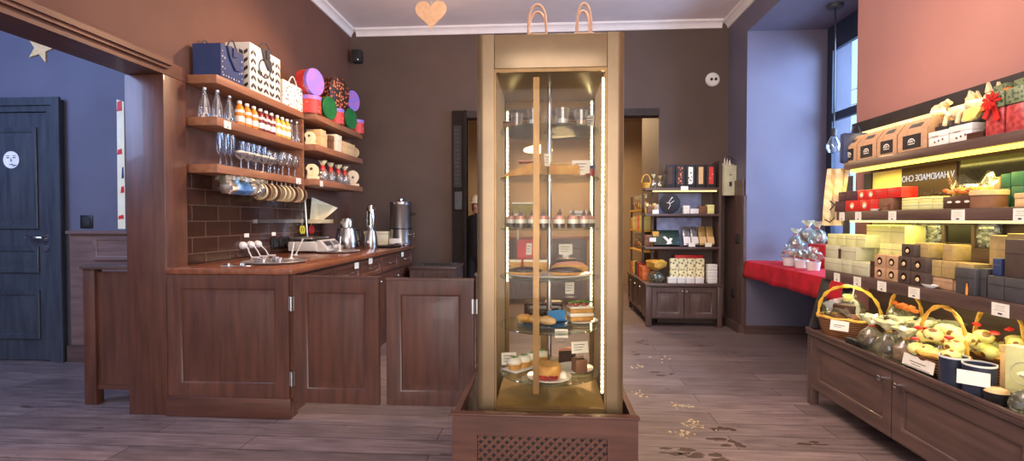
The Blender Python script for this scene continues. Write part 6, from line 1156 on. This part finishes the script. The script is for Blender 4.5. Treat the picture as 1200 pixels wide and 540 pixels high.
for k in range(5):
    x0 = 1.33+k*.112; t = slab('gift_box', f'black gift box with patterned window on the corner shelf, {ORD[k]} from the left', 'box', (x0, x0+.108, BY+.06, BY+.16, zA, zA+.255), 'blackmat', 'black gift boxes on the corner shelf')
    m = MB(); m.M = faceY(0, -.0502, .04); m.box(-.026, .024, 0, .19, 0, .001); m.build('window', ['choc', 'floral', 'bwdot', 'kraftl', 'redfloral'][k], t)
tag(MB().box(-.04, .04, 0, .004, 0, .045).build('price_card', 'card', None, (1.535, BY+.036, 1.525)), 'white price card on the top edge of the corner shelf', 'price card', 'price cards by the corner shelf')
for k, (x, y, z, lab) in enumerate(((1.22, BY+.036, 1.262, 'white price card beside the round black tin'), (1.19, BY+.036, .95, 'white price card at the green book box'), (1.62, BY+.036, .895, 'white price card under the silver pouches'), (1.80, BY+.036, .895, 'white price card under the gold pouches'))):
    tag(MB().box(-.035, .035, 0, .003, 0, .045).build('price_card', 'card', None, (x, y, z)), lab, 'price card', 'price cards by the corner shelf')
t = thing('basket_lamp', 'small straw basket at the left end of the top corner shelf', 'basket', (1.13, BY+.12, zA)); MB().lathe([(0, 0), (.04, 0), (.055, .06), (.05, .06), (.035, .008), (0, .008)], n=18).build('basket', 'straw', t); MB().tube([(.05*math.cos(a), 0, .055+.10*math.sin(a)) for a in [i*math.pi/12 for i in range(13)]], .006, 6).build('handle', 'straw', t)
for k in range(2): cello_bag(f'silver wrapped packet on the top corner shelf, {["left", "right"][k]} of two', (1.215+.07*k, BY+.13, zA), .035, .16-.02*k, 'foil', seed=50+k, group='silver packets', rib=None)
for k in range(5): t = slab('book_box', f'thin pale book box on the second corner shelf, {ORD[k]} from the left', 'box', (1.13+.028*k, 1.155+.028*k, BY+.10, BY+.20, zB_, zB_+.12-.012*(k % 3)), ['cream', 'kraft', 'orangerib', 'palegreen', 'card'][k], 'thin book boxes on the corner shelf')
slab('brown_box', 'small brown box before the thin pale book boxes', 'box', (1.13, 1.21, BY+.05, BY+.095, zB_, zB_+.085), 'browncard')
t = thing('round_tin', 'round black tin with white drawing standing on the second corner shelf', 'tin', (1.385, BY+.09, zB_)); m = MB(); m.M = faceY(0, 0, .115); m.lathe([(0, 0), (.112, 0), (.114, .03), (.108, .034), (0, .034)], n=32); m.build('tin', 'blackmat', t)
m = MB(); m.M = faceY(0, -.0345, .115); m.tube([(-.02, -.06, 0), (.0, -.02, 0), (-.015, .02, 0), (.01, .05, 0)], .004, 5); m.tube([(-.04, .01, 0), (.0, .0, 0), (.04, .03, 0)], .004, 5); m.prism([(.0, .05), (.03, .06), (.02, .075)], 0, .001); m.build('drawing', 'card', t)
for k, (x0, x1, h, m_, lab) in enumerate(((1.53, 1.60, .09, 'card', 'white picture card box right of the round black tin'), (1.604, 1.70, .055, 'white', 'low white box in the middle of the second corner shelf'), (1.704, 1.79, .085, 'browncard', 'brown picture box on the second corner shelf'), (1.794, 1.87, .10, 'cream', 'cream picture box at the right of the second corner shelf'))):
    slab('picture_box', lab, 'box', (x0, x1, BY+.06, BY+.14, zB_, zB_+h), m_, 'picture boxes on the corner shelf')
for k, (x0, x1, z, h, m_, lab) in enumerate(((1.12, 1.20, zC_, .13, 'browncard', 'brown box at the left of the third corner shelf'), (1.21, 1.28, zC_, .17, 'straw', 'orange yellow box on the third corner shelf'))): slab('carton', lab, 'box', (x0, x1, BY+.14, BY+.2, z, z+h), m_)
t = thing('book_box', 'dark green book box with a white ribbon leaning on the third corner shelf', 'box', (1.37, BY+.10, zC_)); m = MB(); m.M = Matrix.Rotation(R(-28), 4, 'X'); m.box(-.16, .14, -.02, .02, 0.012, .20, bev=.004); m.build('cover', 'dgreen', t); m = MB(); m.M = Matrix.Rotation(R(-28), 4, 'X') @ faceY(0, -.0205, 0); m.prism([(-.02, .02), (.02, .02), (.06, .09), (.03, .10)], 0, .002); m.prism([(.02, .02), (.05, .03), (-.02, .12), (-.05, .11)], .002, .004); m.build('ribbon', 'card', t)
for k in range(4):
    x = 1.585+.087*k; t = thing('sweet_pouch', f'{"silver" if k < 2 else "gold"} front pouch leaning on the third corner shelf, {["left", "right"][k % 2]} of two', 'pouch', (x, BY+.10, zC_), 0, 'pouches on the corner shelf'); m = MB(); m.M = Matrix.Rotation(R(-22), 4, 'X'); m.box(-.04, .04, -.02, .02, .01, .24, bev=.012); m.build('pouch', 'foil' if k < 2 else 'goldfloor', t)
    m = MB(); m.M = Matrix.Rotation(R(-22), 4, 'X'); m.box(-.038, .038, -.0235, -.0205, .03, .11); m.build('label', 'white' if k < 2 else 'kraftl', t)
# on the corner cabinet
cello_bag('dark green wrapped gift with gold paper on the corner cabinet', (1.24, BY+.11, zD), .085, .20, 'dgreen', seed=70, rib='straw', name='wrapped_gift', cat='gift'); MB().lathe([(.03, .14), (.10, .18), (.11, .235), (.07, .26)], (1.24, BY+.11, zD), 13, jit=.2, sm=False, rg=random.Random(8)).build('gold_paper', 'straw', bpy.data.objects[[o.name for o in bpy.data.objects if o.name.startswith('wrapped_gift')][0]], (-1.24, -(BY+.11), -zD))
for r_ in range(2):
    for k in range(4): slab('printed_box', f'cream lattice printed box on the corner cabinet, {["lower", "upper"][r_]} row, {ORD[k]} from the left', 'box', (1.40+.095*k, 1.492+.095*k, BY+.10, BY+.18, zD+.137*r_, zD+.136+.137*r_), 'creamprint', 'cream printed boxes on the corner cabinet')
for k in range(4): slab('pale_box', f'small pale blue box before the printed boxes, {ORD[k]} from the left', 'box', (1.36+.10*k, 1.455+.10*k, BY+.03, BY+.095, zD, zD+.065), 'white', 'small pale boxes on the corner cabinet')
for k in range(3): slab('white_box', f'white box stacked at the right of the corner cabinet, {["bottom", "middle", "top"][k]} of three', 'box', (1.80, 1.905, BY+.05, BY+.14, zD+.0705*k, zD+.07+.0705*k), 'white', 'white boxes at the right of the corner cabinet')
slab('red_box', 'flat red box lying on the upper cream printed boxes', 'box', (1.45, 1.76, BY+.10, BY+.18, zD+.2745, zD+.31), 'red')
# glowing goods along the opening and a shelf for them
gs = thing('side_shelf', 'narrow wooden shelves of bright goods running back through the opening', 'shelf', (0, 0, 0))
for z in (.80, 1.05, 1.30): MB().box(1.14, PX1-.001, 6.25, 7.08, z, z+.02).build('shelf', 'straw', gs)
for y in (6.25, 7.06): MB().box(1.15, 1.175, y, y+.02, .4876, 1.5).build('post', 'dz', gs)
g = random.Random(21); k = 0
for zi, z in enumerate((.4876, .8206, 1.0706, 1.3206)):
    for j in range(5):
        y_ = 6.36+.155*j; m_ = ['straw', 'kraftl', 'yellowfan', 'red', 'cream', 'orangerib', 'teal'][k*3 % 7]; nm = ['yellow', 'kraft', 'pale yellow', 'red', 'cream', 'orange', 'teal'][k*3 % 7]
        if zi % 2: cello_bag(f'bright wrapped packet on the narrow shelves, {["cabinet top", "lowest board", "middle board", "top board"][zi]}, {ORD[j]} from the front', (1.215, y_, z), .05, .19, m_, seed=100+k, group='goods on the narrow shelves', rib=None)
        else: slab('small_box', f'{nm} box on the narrow shelves, {["cabinet top", "lowest board", "middle board", "top board"][zi]}, {ORD[j]} from the front', 'box', (1.15, 1.27, y_-.06, y_+.06, z, z+.14+.05*g.random()), m_, 'goods on the narrow shelves')
        k += 1
slab('red_box', 'flat red and orange box row on the left of the corner cabinet', 'box', (1.125, 1.29, 6.08, 6.27, zD, zD+.16), 'orangerib')
# lamp and counter seen through the cake cabinet
t = thing('ceiling_lamp', 'round glowing pendant lamp in the back room seen through the cake cabinet', 'lamp', (-.12, 7.6, 2.20)); MB().lathe([(0, 0), (.20, 0), (.22, .02), (.2, .05), (.04, .10), (0, .10)], n=28).build('shade', 'lamp', t); MB().tube([(0, 0, .10), (0, 0, .799)], .006, 6).build('cord', 'black', t)
t = thing('back_counter', 'dark wooden counter in the back room behind the cake cabinet', 'counter', (-.1, 7.9, 0)); MB().box(-.9, .7, -.3, .3, 0, .9).build('carcass', 'dz', t); MB().box(-.93, .73, -.33, .33, .9005, .94, bev=.004).build('top', 'top', t)
for k in range(3): m = MB(); m.M = faceY(-.88+k*.53, -.3005, .08); m.panel(.5, .76, .02, .07); m.build('panel', 'dz', t)
